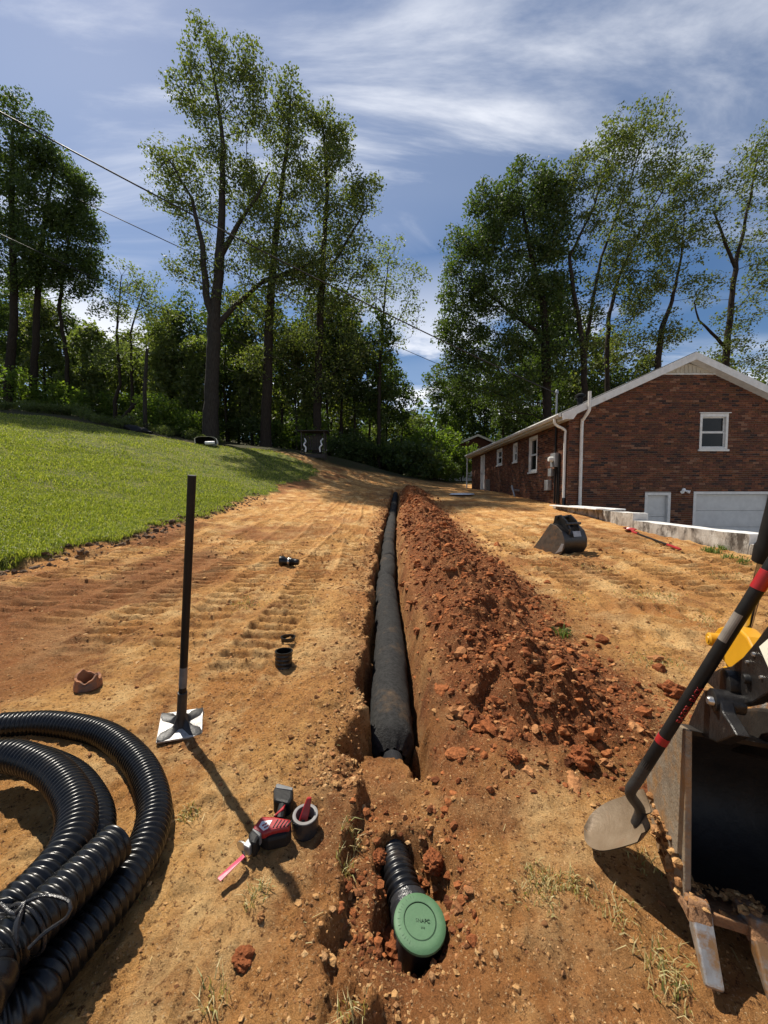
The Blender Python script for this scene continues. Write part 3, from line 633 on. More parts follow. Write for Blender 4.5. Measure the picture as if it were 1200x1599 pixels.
# tall double-stemmed tree on the lawn edge
Y = 26.0
b, t0 = trunk_from(332, Y, [(333,560,Y,.40),(334,500,Y,.36),(341,440,Y,.30),(347,330,Y,.22),(349,230,Y,.15),(340,150,Y,.09),(325,70,Y,.04)], .50)
t1 = [tp(335,505,Y,.30),tp(322,460,Y,.22,-.3),tp(316,380,Y,.16,-.6),tp(300,310,Y,.10,-.8),tp(265,250,Y,.05,-1)]
t2 = [tp(336,512,Y,.24),tp(365,480,Y,.2,.3),(tp(410,440,Y,.17,.6)),tp(450,425,Y,.12,.8),tp(520,400,Y,.06,1)]
t3 = [tp(345,400,Y,.2),tp(372,350,Y,.15,-.5),tp(400,310,Y,.1,-.8),tp(420,270,Y,.05,-1)]
make_tree('tall_tree', 'tallest tree with a forked grey trunk on the lawn edge', b, [t0, t1, t2, t3],
  [pl(330,90,38,48,Y,38),pl(385,110,34,44,Y,34),pl(300,140,36,44,Y,30),pl(345,190,50,52,Y,36),pl(400,170,22,45,Y,20),pl(335,270,58,50,Y,40),pl(265,250,38,32,Y,32),pl(255,300,26,26,Y,12),pl(300,330,36,55,Y,34),pl(385,290,35,55,Y,32),pl(300,420,32,48,Y,26),pl(400,360,50,50,Y,34),pl(430,420,55,38,Y,32),pl(360,440,34,44,Y,20),pl(490,400,40,30,Y,20)],
  62, .25, 'leaf_oak', 'bark_grey', .92, dens=.80)
# straight companion
Y = 27.5
b, t0 = trunk_from(417, Y, [(418,600,Y,.34),(420,500,Y,.30),(426,420,Y,.25),(436,320,Y,.17),(450,220,Y,.1),(455,140,Y,.04)], .37)
make_tree('straight_tree', 'straight dark-trunked tree right of the tallest forked tree', b, [t0],
  [pl(455,150,28,34,Y,24),pl(440,205,36,38,Y,28),pl(462,255,44,44,Y,34),pl(410,300,34,40,Y,24),pl(460,330,52,50,Y,40),pl(420,390,44,45,Y,32),pl(470,430,48,50,Y,36),pl(410,480,40,42,Y,26),pl(455,520,42,44,Y,26),pl(400,560,34,34,Y,16)], 62, .26, 'leaf_oak', 'bark', .95, dens=.9)
Y = 29
b, t0 = trunk_from(496, Y, [(497,600,Y,.30),(500,500,Y,.26),(505,400,Y,.2),(512,300,Y,.14),(505,200,Y,.05)], .32)
t1 = [tp(503,440,Y,.15),tp(540,380,Y,.1),tp(575,320,Y,.05)]
make_tree('broad_tree', 'broad leafy tree right of the straight dark trunk on the wood edge', b, [t0, t1],
  [pl(495,190,30,26,Y,24),pl(530,215,30,30,Y,26),pl(510,270,48,44,Y,40),pl(560,300,36,34,Y,32),pl(520,350,56,46,Y,44),pl(480,420,44,46,Y,30),pl(550,400,44,45,Y,36),pl(520,470,54,46,Y,38),pl(470,540,46,40,Y,26),pl(545,540,46,42,Y,30),pl(500,600,54,34,Y,24)], 62, .28, 'leaf_oak', 'bark', .98, dens=.9)
Y = 31
b, t0 = trunk_from(592, Y, [(592,640,Y,.14),(594,560,Y,.12),(600,480,Y,.08),(608,400,Y,.03)], .16)
make_tree('light_tree', 'slim thinly leaved tree beside the gap of sky over the trench', b, [t0],
  [pl(610,405,34,34,Y,18),pl(645,440,24,28,Y,10),pl(595,460,36,36,Y,18),pl(640,495,28,26,Y,9),pl(600,520,36,34,Y,14),pl(570,440,26,40,Y,12)], 40, .26, 'leaf_pale', 'bark', .95)
# left group
for (px, Y, pts, r0, lob, lab) in [
  (22, 29, [(22,500,29,.25),(20,400,29,.2),(18,300,29,.17),(20,200,29,.06)], .31, [(20,180,40,35,26),(60,250,40,40,30),(5,260,45,50,36),(40,330,60,50,46),(-20,350,50,60,36),(70,400,44,44,28),(10,420,50,40,28),(-60,300,60,80,40)], 'thick-trunked tree standing farthest to the left of the lawn crest'),
  (60, 30, [(58,480,30,.21),(62,400,30,.17),(72,330,30,.14),(85,260,30,.05)], .25, [(85,260,40,30,26),(120,300,34,36,28),(90,340,46,44,38),(130,370,28,40,22),(60,400,44,34,24),(100,420,48,34,28)], 'leaning grey tree between two dark trunks at the left crest'),
  (112, 31, [(105,560,31,.14),(92,480,31,.13),(100,420,31,.1),(112,340,31,.04)], .17, [(120,400,36,30,18),(135,440,22,30,10),(90,430,34,30,14),(130,340,30,30,14)], 'thin bowed tree on the left crest beside the young pale trees')]:
    b, t0 = trunk_from(px, Y, pts, r0)
    make_tree('crest_tree', lab, b, [t0], [pl(q[0], q[1], q[2], q[3], Y, q[4]) for q in lob], 66, .27, 'leaf_dark', 'bark', .95, dens=1.5)
for (px, Y, pts, lob, lab) in [
  (185, 29, [(188,600,29,.1),(182,520,29,.08),(190,430,29,.03)], [(190,430,34,26,15),(170,480,30,30,12),(205,480,34,34,14),(185,540,36,30,10),(160,560,30,30,8)], 'young pale-leaved tree between the left crest and the grey post'),
  (212, 30, [(206,600,30,.1),(204,520,30,.07),(225,450,30,.03)], [(230,450,28,28,13),(250,490,28,34,14),(235,540,34,34,13),(205,560,30,30,8),(262,550,22,30,8)], 'young pale-leaved tree behind the grey post')]:
    b, t0 = trunk_from(px, Y, pts, .13)
    make_tree('young_tree', lab, b, [t0], [pl(q[0], q[1], q[2], q[3], Y, q[4]) for q in lob], 46, .24, 'leaf_pale', 'bark', .85)
# right group behind the house
Y = 31
b, t0 = trunk_from(855, Y, [(853,560,Y,.3),(850,480,Y,.26),(830,400,Y,.18),(815,320,Y,.08)], .36)
t1 = [tp(852,530,Y,.25),tp(790,480,Y,.16),tp(740,440,Y,.08)]
make_tree('dense_tree', 'dense dark green tree with a round outline left of the house ridge', b, [t0, t1],
  [pl(820,300,52,34,Y,50),pl(770,330,42,40,Y,46),pl(865,320,42,50,Y,46),pl(740,390,46,44,Y,50),pl(810,380,60,52,Y,70),pl(870,400,40,55,Y,46),pl(730,455,44,42,Y,46),pl(790,460,60,48,Y,66),pl(850,480,48,50,Y,50),pl(715,520,32,44,Y,34),pl(770,540,56,44,Y,56),pl(840,560,50,46,Y,44),pl(720,585,36,36,Y,26),pl(790,610,52,36,Y,38)], 66, .31, 'leaf_dark', 'bark', 1.1, dens=1.2)
Y = 30
b, t0 = trunk_from(914, Y, [(912,560,Y,.19),(905,500,Y,.17),(895,450,Y,.15),(890,400,Y,.12),(925,330,Y,.08),(950,250,Y,.04)], .23)
t1 = [tp(913,560,Y,.14),tp(924,480,Y,.13,.5),tp(940,400,Y,.1,.8),tp(985,280,Y,.06,1),tp(1010,200,Y,.03,1)]
make_tree('high_tree', 'highest airy tree above the left roof slope of the brick house', b, [t0, t1],
  [pl(1010,195,42,26,Y,26),pl(960,220,42,34,Y,30),pl(920,265,40,34,Y,30),pl(1040,240,28,34,Y,18),pl(990,280,48,40,Y,34),pl(930,330,46,42,Y,34),pl(1000,360,42,44,Y,28),pl(890,300,28,34,Y,18),pl(950,420,48,40,Y,28),pl(1000,450,38,40,Y,18),pl(930,490,44,36,Y,18),pl(900,560,40,36,Y,16)], 62, .27, 'leaf_oak', 'bark', .98, dens=.95)
Y = 31
b, t0 = trunk_from(950, Y, [(948,560,Y,.17),(952,490,Y,.15),(968,430,Y,.12),(1000,360,Y,.08),(1040,290,Y,.04)], .2)
make_tree('leaning_tree', 'dark tree leaning right behind the house ridge with open crown', b, [t0],
  [pl(1045,300,34,36,Y,22),pl(1075,270,30,30,Y,18),pl(1020,370,40,38,Y,24),pl(970,400,40,40,Y,18),pl(985,480,42,36,Y,18),pl(960,540,40,34,Y,16),pl(1060,350,34,34,Y,16)], 60, .27, 'leaf_oak', 'bark', .98, dens=.95)
Y = 30
b, t0 = trunk_from(1025, Y, [(1028,560,Y,.22),(1035,510,Y,.2),(1050,470,Y,.13),(1065,400,Y,.07),(1070,330,Y,.03)], .25)
make_tree('crooked_tree', 'crooked dark trunk with thin foliage rising left of the roof peak', b, [t0],
  [pl(1085,300,26,34,Y,16),pl(1060,390,38,34,Y,20),pl(1035,440,36,34,Y,16),pl(1080,450,26,30,Y,8),pl(1040,520,40,30,Y,16),pl(1000,540,36,30,Y,14)], 60, .27, 'leaf_oak', 'bark', .95, dens=.95)
Y = 30
b, t0 = trunk_from(1133, Y, [(1134,560,Y,.22),(1142,480,Y,.19),(1150,410,Y,.14),(1170,320,Y,.08),(1185,240,Y,.04)], .25)
t1 = [tp(1136,545,Y,.14),tp(1112,520,Y,.12),tp(1092,500,Y,.07),tp(1085,470,Y,.04)]
t2 = [tp(1150,420,Y,.13),tp(1130,370,Y,.1),tp(1115,330,Y,.05)]
make_tree('sparse_tree', 'sparse brownish-leaved tree right of the roof peak', b, [t0, t1, t2],
  [pl(1185,240,36,34,Y,22),pl(1140,290,34,32,Y,16),pl(1190,310,34,36,Y,20),pl(1115,350,30,30,Y,12),pl(1165,380,36,32,Y,16),pl(1195,440,30,40,Y,14),pl(1110,440,24,30,Y,7),pl(1160,500,36,34,Y,14),pl(1180,560,40,30,Y,16),pl(1120,550,40,26,Y,14),pl(1230,400,40,90,Y,30)], 56, .26, 'leaf_oak', 'bark', .95, dens=.95)

# --- wood behind: a few tree shapes, copied as individual trees
def proto_tree(h, r, spread, n, leafm, bark, seed, low=.45, per=46):
    t = [(0, 0, -.4, r*1.3), (0, 0, .4, r), (RNG.normal(0, .1), RNG.normal(0, .1), h*.5, r*.72), (RNG.normal(0, .3), RNG.normal(0, .3), h*.95, r*.2)]
    lob = [((RNG.normal(0, spread*.25), RNG.normal(0, spread*.25), h*(low+(1-low)*k)), (spread*(1.1-.6*abs(k-.35)), spread*(1.1-.6*abs(k-.35)), h*.13), n//5) for k in (.05, .28, .5, .75, .95)]
    cl = np.concatenate([np.array(c)+rand_in_ell(m)*np.array(rr) for (c, rr, m) in lob]); V, F, _ = grow([t], cl)
    LV, LF = leaves(cl, per, .8, .28); return np_mesh('trunk', V, F, bark, smooth=True), np_mesh('crown', LV, LF, leafm)
PT = [proto_tree(13, .13, 2.0, 90, 'leaf_dark', 'bark', 1), proto_tree(11, .10, 1.7, 80, 'leaf_oak', 'bark_grey', 2, .4), proto_tree(9, .08, 1.9, 80, 'leaf_light', 'bark', 3, .3), proto_tree(15, .16, 2.2, 100, 'leaf_dark', 'bark', 4, .55), proto_tree(8, .07, 1.6, 70, 'leaf_pale', 'bark_grey', 5, .25)]
WL = ['slender dark-leaved tree standing in the wood behind the lawn', 'slender olive-leaved tree standing in the wood behind the lawn', 'light green young tree standing in the wood behind the lawn', 'tall bare-stemmed dark tree standing in the wood behind the lawn', 'small pale-leaved tree standing in the wood behind the lawn']
def zone(x, y):
    px = 600+FPX*x/y
    return ('behind the dark trees of the left crest' if px < 150 else 'behind the plain grey post' if px < 310 else 'behind the tallest forked tree' if px < 400 else 'behind the straight dark trunk' if px < 470 else
            'behind the garden glider' if px < 560 else 'beyond the far end of the trench' if px < 690 else 'beyond the back corner of the long house' if px < 800 else 'behind the left roof slope of the house' if px < 960 else 'behind the roof peak of the house' if px < 1090 else 'behind the right roof slope of the house')
def wood_tree(k, x, y, s, rz, name='wood_tree', lab=None, grp=None, sz=1.0):
    lab = (lab or WL[k]).replace('standing in the wood behind the lawn', 'in the wood').replace(' behind the brick house', '') + ' ' + zone(x, y); grp = lab.replace('tree ', 'trees ', 1)
    o = empty(name, (x, y, hs(x, y)), lab or WL[k], 'tree', grp or WL[k].replace('tree standing', 'trees'))
    o.rotation_euler.z = rz; o.scale = (s, s, s*sz)
    for nm, me in zip(('trunk', 'crown'), PT[k]): link_mesh(nm, me, o)
random.seed(21); spots = []
for px in range(-30, 700, 17):
    Yd = random.uniform(31, 46); pxx = px+random.uniform(-9, 9); k = random.choice([0, 1, 3, 0, 2, 4, 1] if px > 330 else [1, 4, 2, 4, 1, 3])
    if 600 < pxx < 690 and Yd < 60: k = random.choice([2, 4]);
    sc = random.uniform(.75, 1.05)*(0.72 if 105 < pxx < 175 or 600 < pxx < 700 else 1)*(.85 if pxx < 300 else 1.0)
    wood_tree(k, (pxx-600)/FPX*Yd, Yd, sc, random.uniform(0, 6.28))
for (px, Yd, k, sc) in [(375,33,0,.85),(395,31,1,.8),(440,32,0,.9),(465,30.5,1,.8),(480,33,0,1.0),(515,32,0,.95),(535,34,1,1.0),(555,33,0,.85),(575,35,0,.9),(605,36,0,.75),(625,38,0,.8),(140,32,4,.9),(165,33,4,.9),(255,31,4,.95),(275,32,1,.85),(300,33,0,.85),(320,31,4,.9),(30,34,0,.7),(80,35,0,.75),(120,36,0,.7),(360,34,4,1.0)]:
    wood_tree(k, (px-600)/FPX*Yd, Yd, sc, px*.37)
for (px, Yd, k, s) in [(700,40,2,.62),(735,42,0,.8),(780,36,0,.8),(830,44,0,.95),(885,38,1,.9),(975,40,0,.8),(1005,38,1,.75),(1065,42,1,.7),(1100,38,0,.7),(1160,36,1,.75),(1190,40,0,.8),(690,43,0,.85),(715,46,0,.9),(755,40,0,.75),(805,38,0,.7),(850,40,0,.9),(870,36,0,.7),(905,42,0,.95),(930,37,0,.7),(955,44,0,.95),(1035,37,0,.6),(1130,44,0,.75),(875,41,0,1.4),(930,43,1,1.4),(1000,42,1,1.15),(1110,43,1,1.15),(840,44,3,1.4),(720,47,0,1.1)]:
    wood_tree(k, (px-600)/FPX*Yd, Yd, s, px*.7, 'wood_tree', ['dark','olive','light green'][min(k, 2)]+'-leaved tree behind the brick house', ['dark','olive','light green'][min(k, 2)]+' trees behind the brick house')
# --- bushes and low growth on the wood edge
def proto_bush(r, h, n, per, leafm, ls):
    cl = rand_in_ell(n)*np.array((r, r, h*.5)) + np.array((0, 0, h*.55)); V, F, _ = grow([[(0, 0, -.2, .03), (0, 0, h*.3, .025)]], cl, .008, .4)
    LV, LF = leaves(cl, per, .42, ls); return np_mesh('stem', V, F, 'bark', smooth=True), np_mesh('foliage', LV, LF, leafm)
PB = [proto_bush(1.2, 1.9, 46, 40, 'leaf_dark', .17), proto_bush(1.0, 2.4, 46, 36, 'leaf_light', .17), proto_bush(.9, 1.1, 34, 36, 'leaf_pale', .13), proto_bush(1.6, 3.6, 90, 42, 'leaf_light', .20)]
BL = ['dark leafy bush on the shady wood edge', 'light green leafy bush on the wood edge', 'low pale-leaved undergrowth bush at the top of the lawn', 'large bright green sunlit bush at the end of the trench']
def bush(k, px, Yd, s):
    x = (px-600)/FPX*Yd; lb = BL[k] if k == 3 else BL[k].replace(' on the shady wood edge', '').replace(' on the wood edge', '').replace(' at the top of the lawn', '')+' '+zone(x, Yd); o = empty('bush', (x, Yd, hs(x, Yd)), lb, 'bush', lb.replace('bush', 'bushes')); o.rotation_euler.z = random.uniform(0, 6.28); o.scale = (s, s, s)
    for nm, me in zip(('stem', 'foliage'), PB[k]): link_mesh(nm, me, o)
for px in range(-20, 350, 15): bush(2, px+random.uniform(-6, 6), random.uniform(22.5, 25)+ (1.2 if px > 200 else 0), random.uniform(.35, .7))
for px in range(-10, 720, 22): bush(random.choice([0, 0, 1] if px > 330 else [1, 1, 2]), px+random.uniform(-8, 8), random.uniform(29, 35), random.uniform(.9, 1.5))
for px in (250, 262, 285, 300, 240): bush(1, px, random.uniform(25.5, 28), random.uniform(.7, 1.15))
for (px, Yd, s) in [(648,34,1.1),(668,36,1.2),(640,37,.9),(690,35,1.3),(655,40,1.5),(632,35,.7)]: bush(3, px, Yd, s)
for (px, Yd, s) in [(560,30,.9),(585,31,1.0),(610,33,1.0),(530,29,.8),(700,31,.8),(625,32,.7),(545,33,1.2),(600,35,1.3)]: bush(0, px, Yd, s)
# --- the rest of the wood, one dark mass
def far_woods():
    n = 1500; th = RNG.uniform(-62, 58, n); rr = RNG.uniform(52, 85, n); x = np.sin(np.radians(th))*rr; y = np.cos(np.radians(th))*rr
    top = 9+4*fbm(x, y, 14, 3, 80)*1.5; cz = height(x, y)+top*RNG.random(n)**.8; LV, LF = leaves(np.stack([x, y, cz], 1), 26, 2.2, .75)
    o = link_mesh('far_woods', np_mesh('far_woods', LV, LF, 'leaf_dark')); tag(o, 'dense far wood filling the background behind the trees', 'woods', kind='stuff')
far_woods()
# grey post and leaning dead trunk on the wood edge
b = base_at(231, 25.0); top = at(230, 545, 25.0)
MB().tube([(b[0], b[1], b[2]-.3), (b[0]+.02, b[1], b[2]+2.5), tuple(top)], [.13, .12, .09], 10).build('wooden_post', 'bark_grey', None, b, 50, label='plain grey wooden post standing at the top of the lawn', cat='post')
b = base_at(190, 27.0); e = at(222, 620, 27.5)
MB().tube([(b[0], b[1], b[2]-.1), (b[0]*.6+e.x*.4, 27.2, b[2]*.6+e.z*.4), tuple(e)], [.2, .16, .11], 8).build('fallen_trunk', 'bark', None, b, 60, label='dark fallen trunk slanting up behind the grey post', cat='log')

# ================================================================ BRICK HOUSE
XW, XE, YF, YB = 5.96, 13.48, 12.5, 26.1; XR = (XW+XE)/2; FLOOR = -.92; SOF = 3.60
EX = 5.60; SL = .456; ZE = 3.79                           # eave edge x, roof slope, roof top at the eave
def roof_z(x): return ZE + SL*((x-EX) if x <= XR else (2*XR-EX-x))
house = empty('brick_house', (XR, YF, FLOOR), 'long red brick house with white gable trim and a garage door below', 'house')
GM = lambda u, d, z: (u, YF-d, z)
SM = lambda u, d, z: (XW-d, u, z)
def mbox(mb, mp, a, b): mb.bb(mp(*a), mp(*b)); return mb
def cells(u0, u1, z0, z1, ops):
    us = sorted({u0, u1, *[q for o in ops for q in o[:2]]}); zs = sorted({z0, z1, *[q for o in ops for q in o[2:]]}); us = [u for u in us if u0 <= u <= u1]; zs = [z for z in zs if z0 <= z <= z1]
    for a, b in zip(us[:-1], us[1:]):
        for c, d in zip(zs[:-1], zs[1:]):
            m = ((a+b)/2, (c+d)/2)
            if not any(o[0] < m[0] < o[1] and o[2] < m[1] < o[3] for o in ops): yield a, b, c, d
def brick_rects(u0, u1, z0, z1, ops, lim=None):
    BL_, BH, J = .203, .058, .010; out = []; k = 0; z = z0
    while z + BH <= z1 + 1e-6:
        a0, b0 = (u0, u1) if lim is None else lim(z+BH)
        u = u0 - (0 if k % 2 == 0 else (BL_+J)/2); full = True
        while u < u1:
            ivs = [(max(u, a0), min(u+BL_, b0))]
            for o in ops:
                if z < o[3]-.004 and z+BH > o[2]+.004:
                    nv = []
                    for (p, q) in ivs:
                        if o[0]-.012 > p: nv.append((p, min(q, o[0]-.004)))
                        if o[1]+.012 < q: nv.append((max(p, o[1]+.004), q))
                    ivs = nv
            for (p, q) in ivs:
                if q-p > .025: out.append((p, q, z, z+BH, abs(q-p-BL_) < 1e-6))
            u += BL_+J
        z += BH+J; k += 1
    return out
G_OPS = [(10.17, 11.08, 2.675, 3.82), (8.48, 9.32, FLOOR-.1, 1.28), (10.06, 12.64, FLOOR-.1, 1.31)]
S_OPS = [(15.0, 15.85, 2.10, 3.50), (17.25, 17.8, 2.66, 3.50), (19.45, 20.35, 2.69, 3.50), (22.8, 23.75, 1.45, 3.50)]
gw = MB()
for (a, b, c, d) in cells(XW, XE, FLOOR-.3, 3.80, G_OPS): mbox(gw, GM, (a, -.22, c), (b, 0, d))
gw.prism([(XW, YF, 3.80), (XE, YF, 3.80), (XR, YF, roof_z(XR)-.20)], (0, .22, 0))
gable = gw.build('gable_wall', 'mortar', house, label='shaded brick gable wall facing the yard')
sw = MB()
for (a, b, c, d) in cells(YF+.23, YB, .3, SOF, S_OPS): mbox(sw, SM, (a, -.22, c), (b, 0, d))
side = sw.build('side_wall', 'mortar', house, label='sunlit brick side wall with white windows')
MB().bb((XE-.22, YF+.23, FLOOR-.3), (XE, YB, SOF)).bb((XW+.23, YB-.22, .3), (XE-.23, YB-.001, SOF)).prism([(XW, YB, SOF), (XE, YB, SOF), (XR, YB, roof_z(XR)-.2)], (0, -.2, 0)).build('rear_wall', 'mortar', house)
def gl(z):
    d = (z - (ZE-.19))/SL; return (max(XW, EX+d+.02), min(XE, 2*XR-EX-d-.02))
gb = brick_rects(XW, XE, FLOOR, 5.06, G_OPS, gl); sb = brick_rects(YF-.012, YB, .40, SOF-.01, S_OPS)
random.seed(5); PROUD = .012
solo = [q for q in gb if q[4] and 6.6 < q[0] < 9.9 and 1.55 < q[2] < 3.2]; random.shuffle(solo); solo = set(solo[:300])
bm_ = []
for i in range(6):
    m = MB().box((.1015, 0, .029), (.203, PROUD*2, .058)); me = bpy.data.meshes.new('brick'); me.from_pydata(m.v, [], m.f); me.materials.append(MATS['brick%d' % i]); bm_.append(me)
W6 = [6, 5, 3, 2, 1, 6]
for q in solo:
    o = link_mesh('brick', random.choices(bm_, W6)[0], gable); p = Vector(GM(q[0], 0, q[2]))-BASE[house.name]; o.location = p
def brick_field(name, rects, mp, parent):
    mb = MB(); rg = random.Random(9)
    for (a, b, c, d, _) in rects:
        mb.m = rg.choices(range(6), W6)[0]; pr = PROUD + rg.uniform(-.003, .003)
        v = [mp(a, -.004, c), mp(b, -.004, c), mp(b, -.004, d), mp(a, -.004, d), mp(a, pr, c), mp(b, pr, c), mp(b, pr, d), mp(a, pr, d)]
        mb.add(v, [(4,5,6,7),(0,1,5,4),(1,2,6,5),(2,3,7,6),(3,0,4,7)])
    o = mb.build(name, ['brick%d' % i for i in range(6)], parent); tag(o, kind='stuff'); return o
brick_field('bricks', [q for q in gb if q not in solo], GM, gable); brick_field('bricks', sb, SM, side)
# windows and doors
def window(mp, u0, u1, z0, z1, horn=False, sill='white_trim'):
    w = MB(); c = .075
    mbox(w, mp, (u0, -.10, z0), (u0+c, .02, z1)); mbox(w, mp, (u1-c, -.10, z0), (u1, .02, z1)); mbox(w, mp, (u0+c, -.10, z1-c*1.4), (u1-c, .02, z1)); mbox(w, mp, (u0+c, -.10, z0), (u1-c, .02, z0+c*.8))
    win = w.build('window', 'white_trim', house, bevel=.004)
    a, b, lo, hi = u0+c+.001, u1-c-.001, z0+c*.8+.001, z1-c*1.4-.001; mid = (lo+hi)/2
    s = MB(); t = .035
    for (q0, q1, d) in ((lo, mid, .0), (mid, hi, .022)):
        mbox(s, mp, (a, -.07-d, q0), (a+t, -.03-d, q1)); mbox(s, mp, (b-t, -.07-d, q0), (b, -.03-d, q1)); mbox(s, mp, (a+t, -.07-d, q0), (b-t, -.03-d, q0+t)); mbox(s, mp, (a+t, -.07-d, q1-t), (b-t, -.03-d, q1))
    s.build('sash', 'white_trim', win)
    for (q0, q1, d) in ((lo, mid, .0), (mid, hi, .022)): mbox(MB(), mp, (a+t-.003, -.055-d, q0+t-.003), (b-t+.003, -.048-d, q1-t+.003)).build('pane', 'glass_dark', win)
    mbox(MB(), mp, (u0-.04, -.06, z0-.065), (u1+.04, .055, z0-.003)).build('sill', sill, win, bevel=.004)
    mbox(MB(), mp, (u0-.02, -.16, z0), (u1+.02, -.12, z1)).build('unlit_room_sheet', 'black_matte', win)  # black sheet added to stand in for the unlit room behind the panes
window(GM, *G_OPS[0]); MB().bb((10.13, YF-.05, 3.825), (11.14, YF+.02, 3.85)).build('window_cap', 'white_trim', house)
for o in S_OPS[:3]: window(SM, *o)
def door(mp, u0, u1, z0, z1, name, rows, cols, part):
    f = MB(); c = .09
    mbox(f, mp, (u0, -.12, z0), (u0+c, .018, z1)); mbox(f, mp, (u1-c, -.12, z0), (u1, .018, z1)); mbox(f, mp, (u0+c, -.12, z1-c), (u1-c, .018, z1)); fr = f.build(name, 'white_trim', house, bevel=.004)
    a, b, hi = u0+c+.002, u1-c-.002, z1-c-.002; h = (hi-z0)/rows; wd = (b-a)/cols
    for r in range(rows):
        for k in range(cols):
            p = MB(); A, B, Z0, Z1 = a+k*wd, a+(k+1)*wd, z0+r*h+.004, z0+(r+1)*h-.004
            mbox(p, mp, (A, -.11, Z0), (B, -.08, Z1)); mbox(p, mp, (A+.05, -.081, Z0+.07), (B-.05, -.072, Z1-.07)); p.build(part, 'door_white', fr, bevel=.006)
    return fr
door(GM, 8.48, 9.32, FLOOR, 1.28, 'side_door', 3, 1, 'panel'); door(GM, 10.06, 12.64, FLOOR, 1.31, 'garage_door', 4, 1, 'panel')
sdr = door(SM, 22.8, 23.75, 1.45, 3.5, 'back_door', 2, 1, 'panel'); MB().tube([SM(23.6, -.05, 2.4), SM(23.6, .03, 2.4)], .03).build('handle', 'galvanised', sdr)
# roof, fascias, gable trim
rf = MB(); OY0, OY1 = YF-.30, YB+.3
for sgn in (-1, 1):
    xe = XR+sgn*(XR-EX); rf.prism([(xe, OY0, ZE), (XR, OY0, ZE+SL*(XR-EX)), (XR, OY0, ZE+SL*(XR-EX)-.11), (xe, OY0, ZE-.11)], (0, OY1-OY0, 0))
roof = rf.build('roof', 'roof', house)
ra = MB()
for sgn in (-1, 1):
    xe = XR+sgn*(XR-EX); ra.prism([(xe, OY0-.03, ZE-.02), (XR, OY0-.03, ZE+SL*(XR-EX)-.02), (XR, OY0-.03, ZE+SL*(XR-EX)-.25), (xe, OY0-.03, ZE-.25)], (0, .028, 0))
ra.build('rake_board', 'white_trim', house, bevel=.004)
so_ = MB()
for sgn in (-1, 1):
    xe = XR+sgn*(XR-EX); so_.prism([(xe+(-sgn)*.01, OY0, ZE-.235), (XR, OY0, ZE+SL*(XR-EX)-.235), (XR, OY0, ZE+SL*(XR-EX)-.215), (xe, OY0, ZE-.215)], (0, YF-OY0-.01, 0))
so_.build('rake_soffit', 'white_trim', house)
MB().bb((EX+.02, YF-.29, SOF-.005), (XW+.0, YB+.28, SOF+.015)).bb((EX+.01, YF-.295, SOF-.02), (EX+.04, YB+.29, ZE-.02)).build('eave_soffit', 'cream_trim', house)
MB().prism([(EX+.03, OY0-.028, SOF-.015), (XW-.02, OY0-.028, SOF-.015), (XW+.10, OY0-.028, SOF+.16), (EX+.03, OY0-.028, ZE-.04)], (0, .027, 0)).build('eave_return', 'white_trim', house)
gp = MB().prism([(XR-.88, YF-.005, 5.07), (XR+.88, YF-.005, 5.07), (XR, YF-.005, roof_z(XR)-.28)], (0, -.03, 0)).build('gable_panel', 'cream_trim', house, label='small cream boarded triangle under the roof peak')
for i in range(-5, 6):
    x = XR+i*.13; zt = roof_z(x)-.31
    if zt > 5.12: MB().bb((x-.02, YF-.05, 5.1), (x+.02, YF-.036, zt)).build('batten', 'cream_trim', gp)
MB().bb((XR-.95, YF-.06, 5.035), (XR+.95, YF-.014, 5.068)).build('panel_sill', 'white_trim', house)
# gutter
MB().prism([(EX+.005, OY0+.05, ZE-.02), (EX-.11, OY0+.05, ZE-.02), (EX-.12, OY0+.05, ZE-.06), (EX-.08, OY0+.05, ZE-.13), (EX+.005, OY0+.05, ZE-.13)], (0, OY1-OY0-.1, 0)).build('gutter', 'white_trim', house, bevel=.004)
def downspout(pts, name='downspout', r=.042, m='white_trim'): MB().tube(spline(pts, .08), r, 10).build(name, m, house, smooth=50)
downspout([(EX-.05, YF+.12, ZE-.1), (EX-.03, YF+.12, ZE-.3), (XW-.07, YF+.12, ZE-.48), (XW-.06, YF+.12, ZE-.7), (XW-.06, YF+.12, 1.9), (XW-.06, YF+.12, 1.1)])
MB().tube([(XW-.06, YF+.12, 1.1), (XW-.07, YF+.1, .88), (XW-.02, YF-.05, .78)], .055).build('drain_boot', 'black_plastic', house, smooth=50)
MB().tube([(EX+.03, OY1-.15, ZE-.1), (EX+.05, OY1-.15, ZE-.3), (EX+.05, OY1-.15, 1.4)], .04).build('downspout', 'white_trim', house, smooth=50)
vp = MB().tube(spline([(6.34, YF-.07, -.3), (6.34, YF-.07, 1.5), (6.34, YF-.07, 3.45), (6.36, YF-.10, 3.6), (6.40, YF-.34, 3.82), (6.40, YF-.38, 3.95), (6.40, YF-.38, 4.42)], .06), .05, 12).build('vent_pipe', 'white_trim', house, smooth=50, label='white vent pipe running up the gable and past the roof edge')
for z in (.9, 2.3): MB().tube([(6.34, YF-.07, z), (6.34, YF-.07, z+.07)], .057, 12).build('collar', 'white_trim', vp, smooth=50)
MB().lathe([(.09, 0), (.09, .28), (.17, .3), (.17, .36), (.05, .42)], (6.75, YF+.9, roof_z(6.75)-.05), n=14).build('flue_cap', 'black_matte', house, smooth=40)
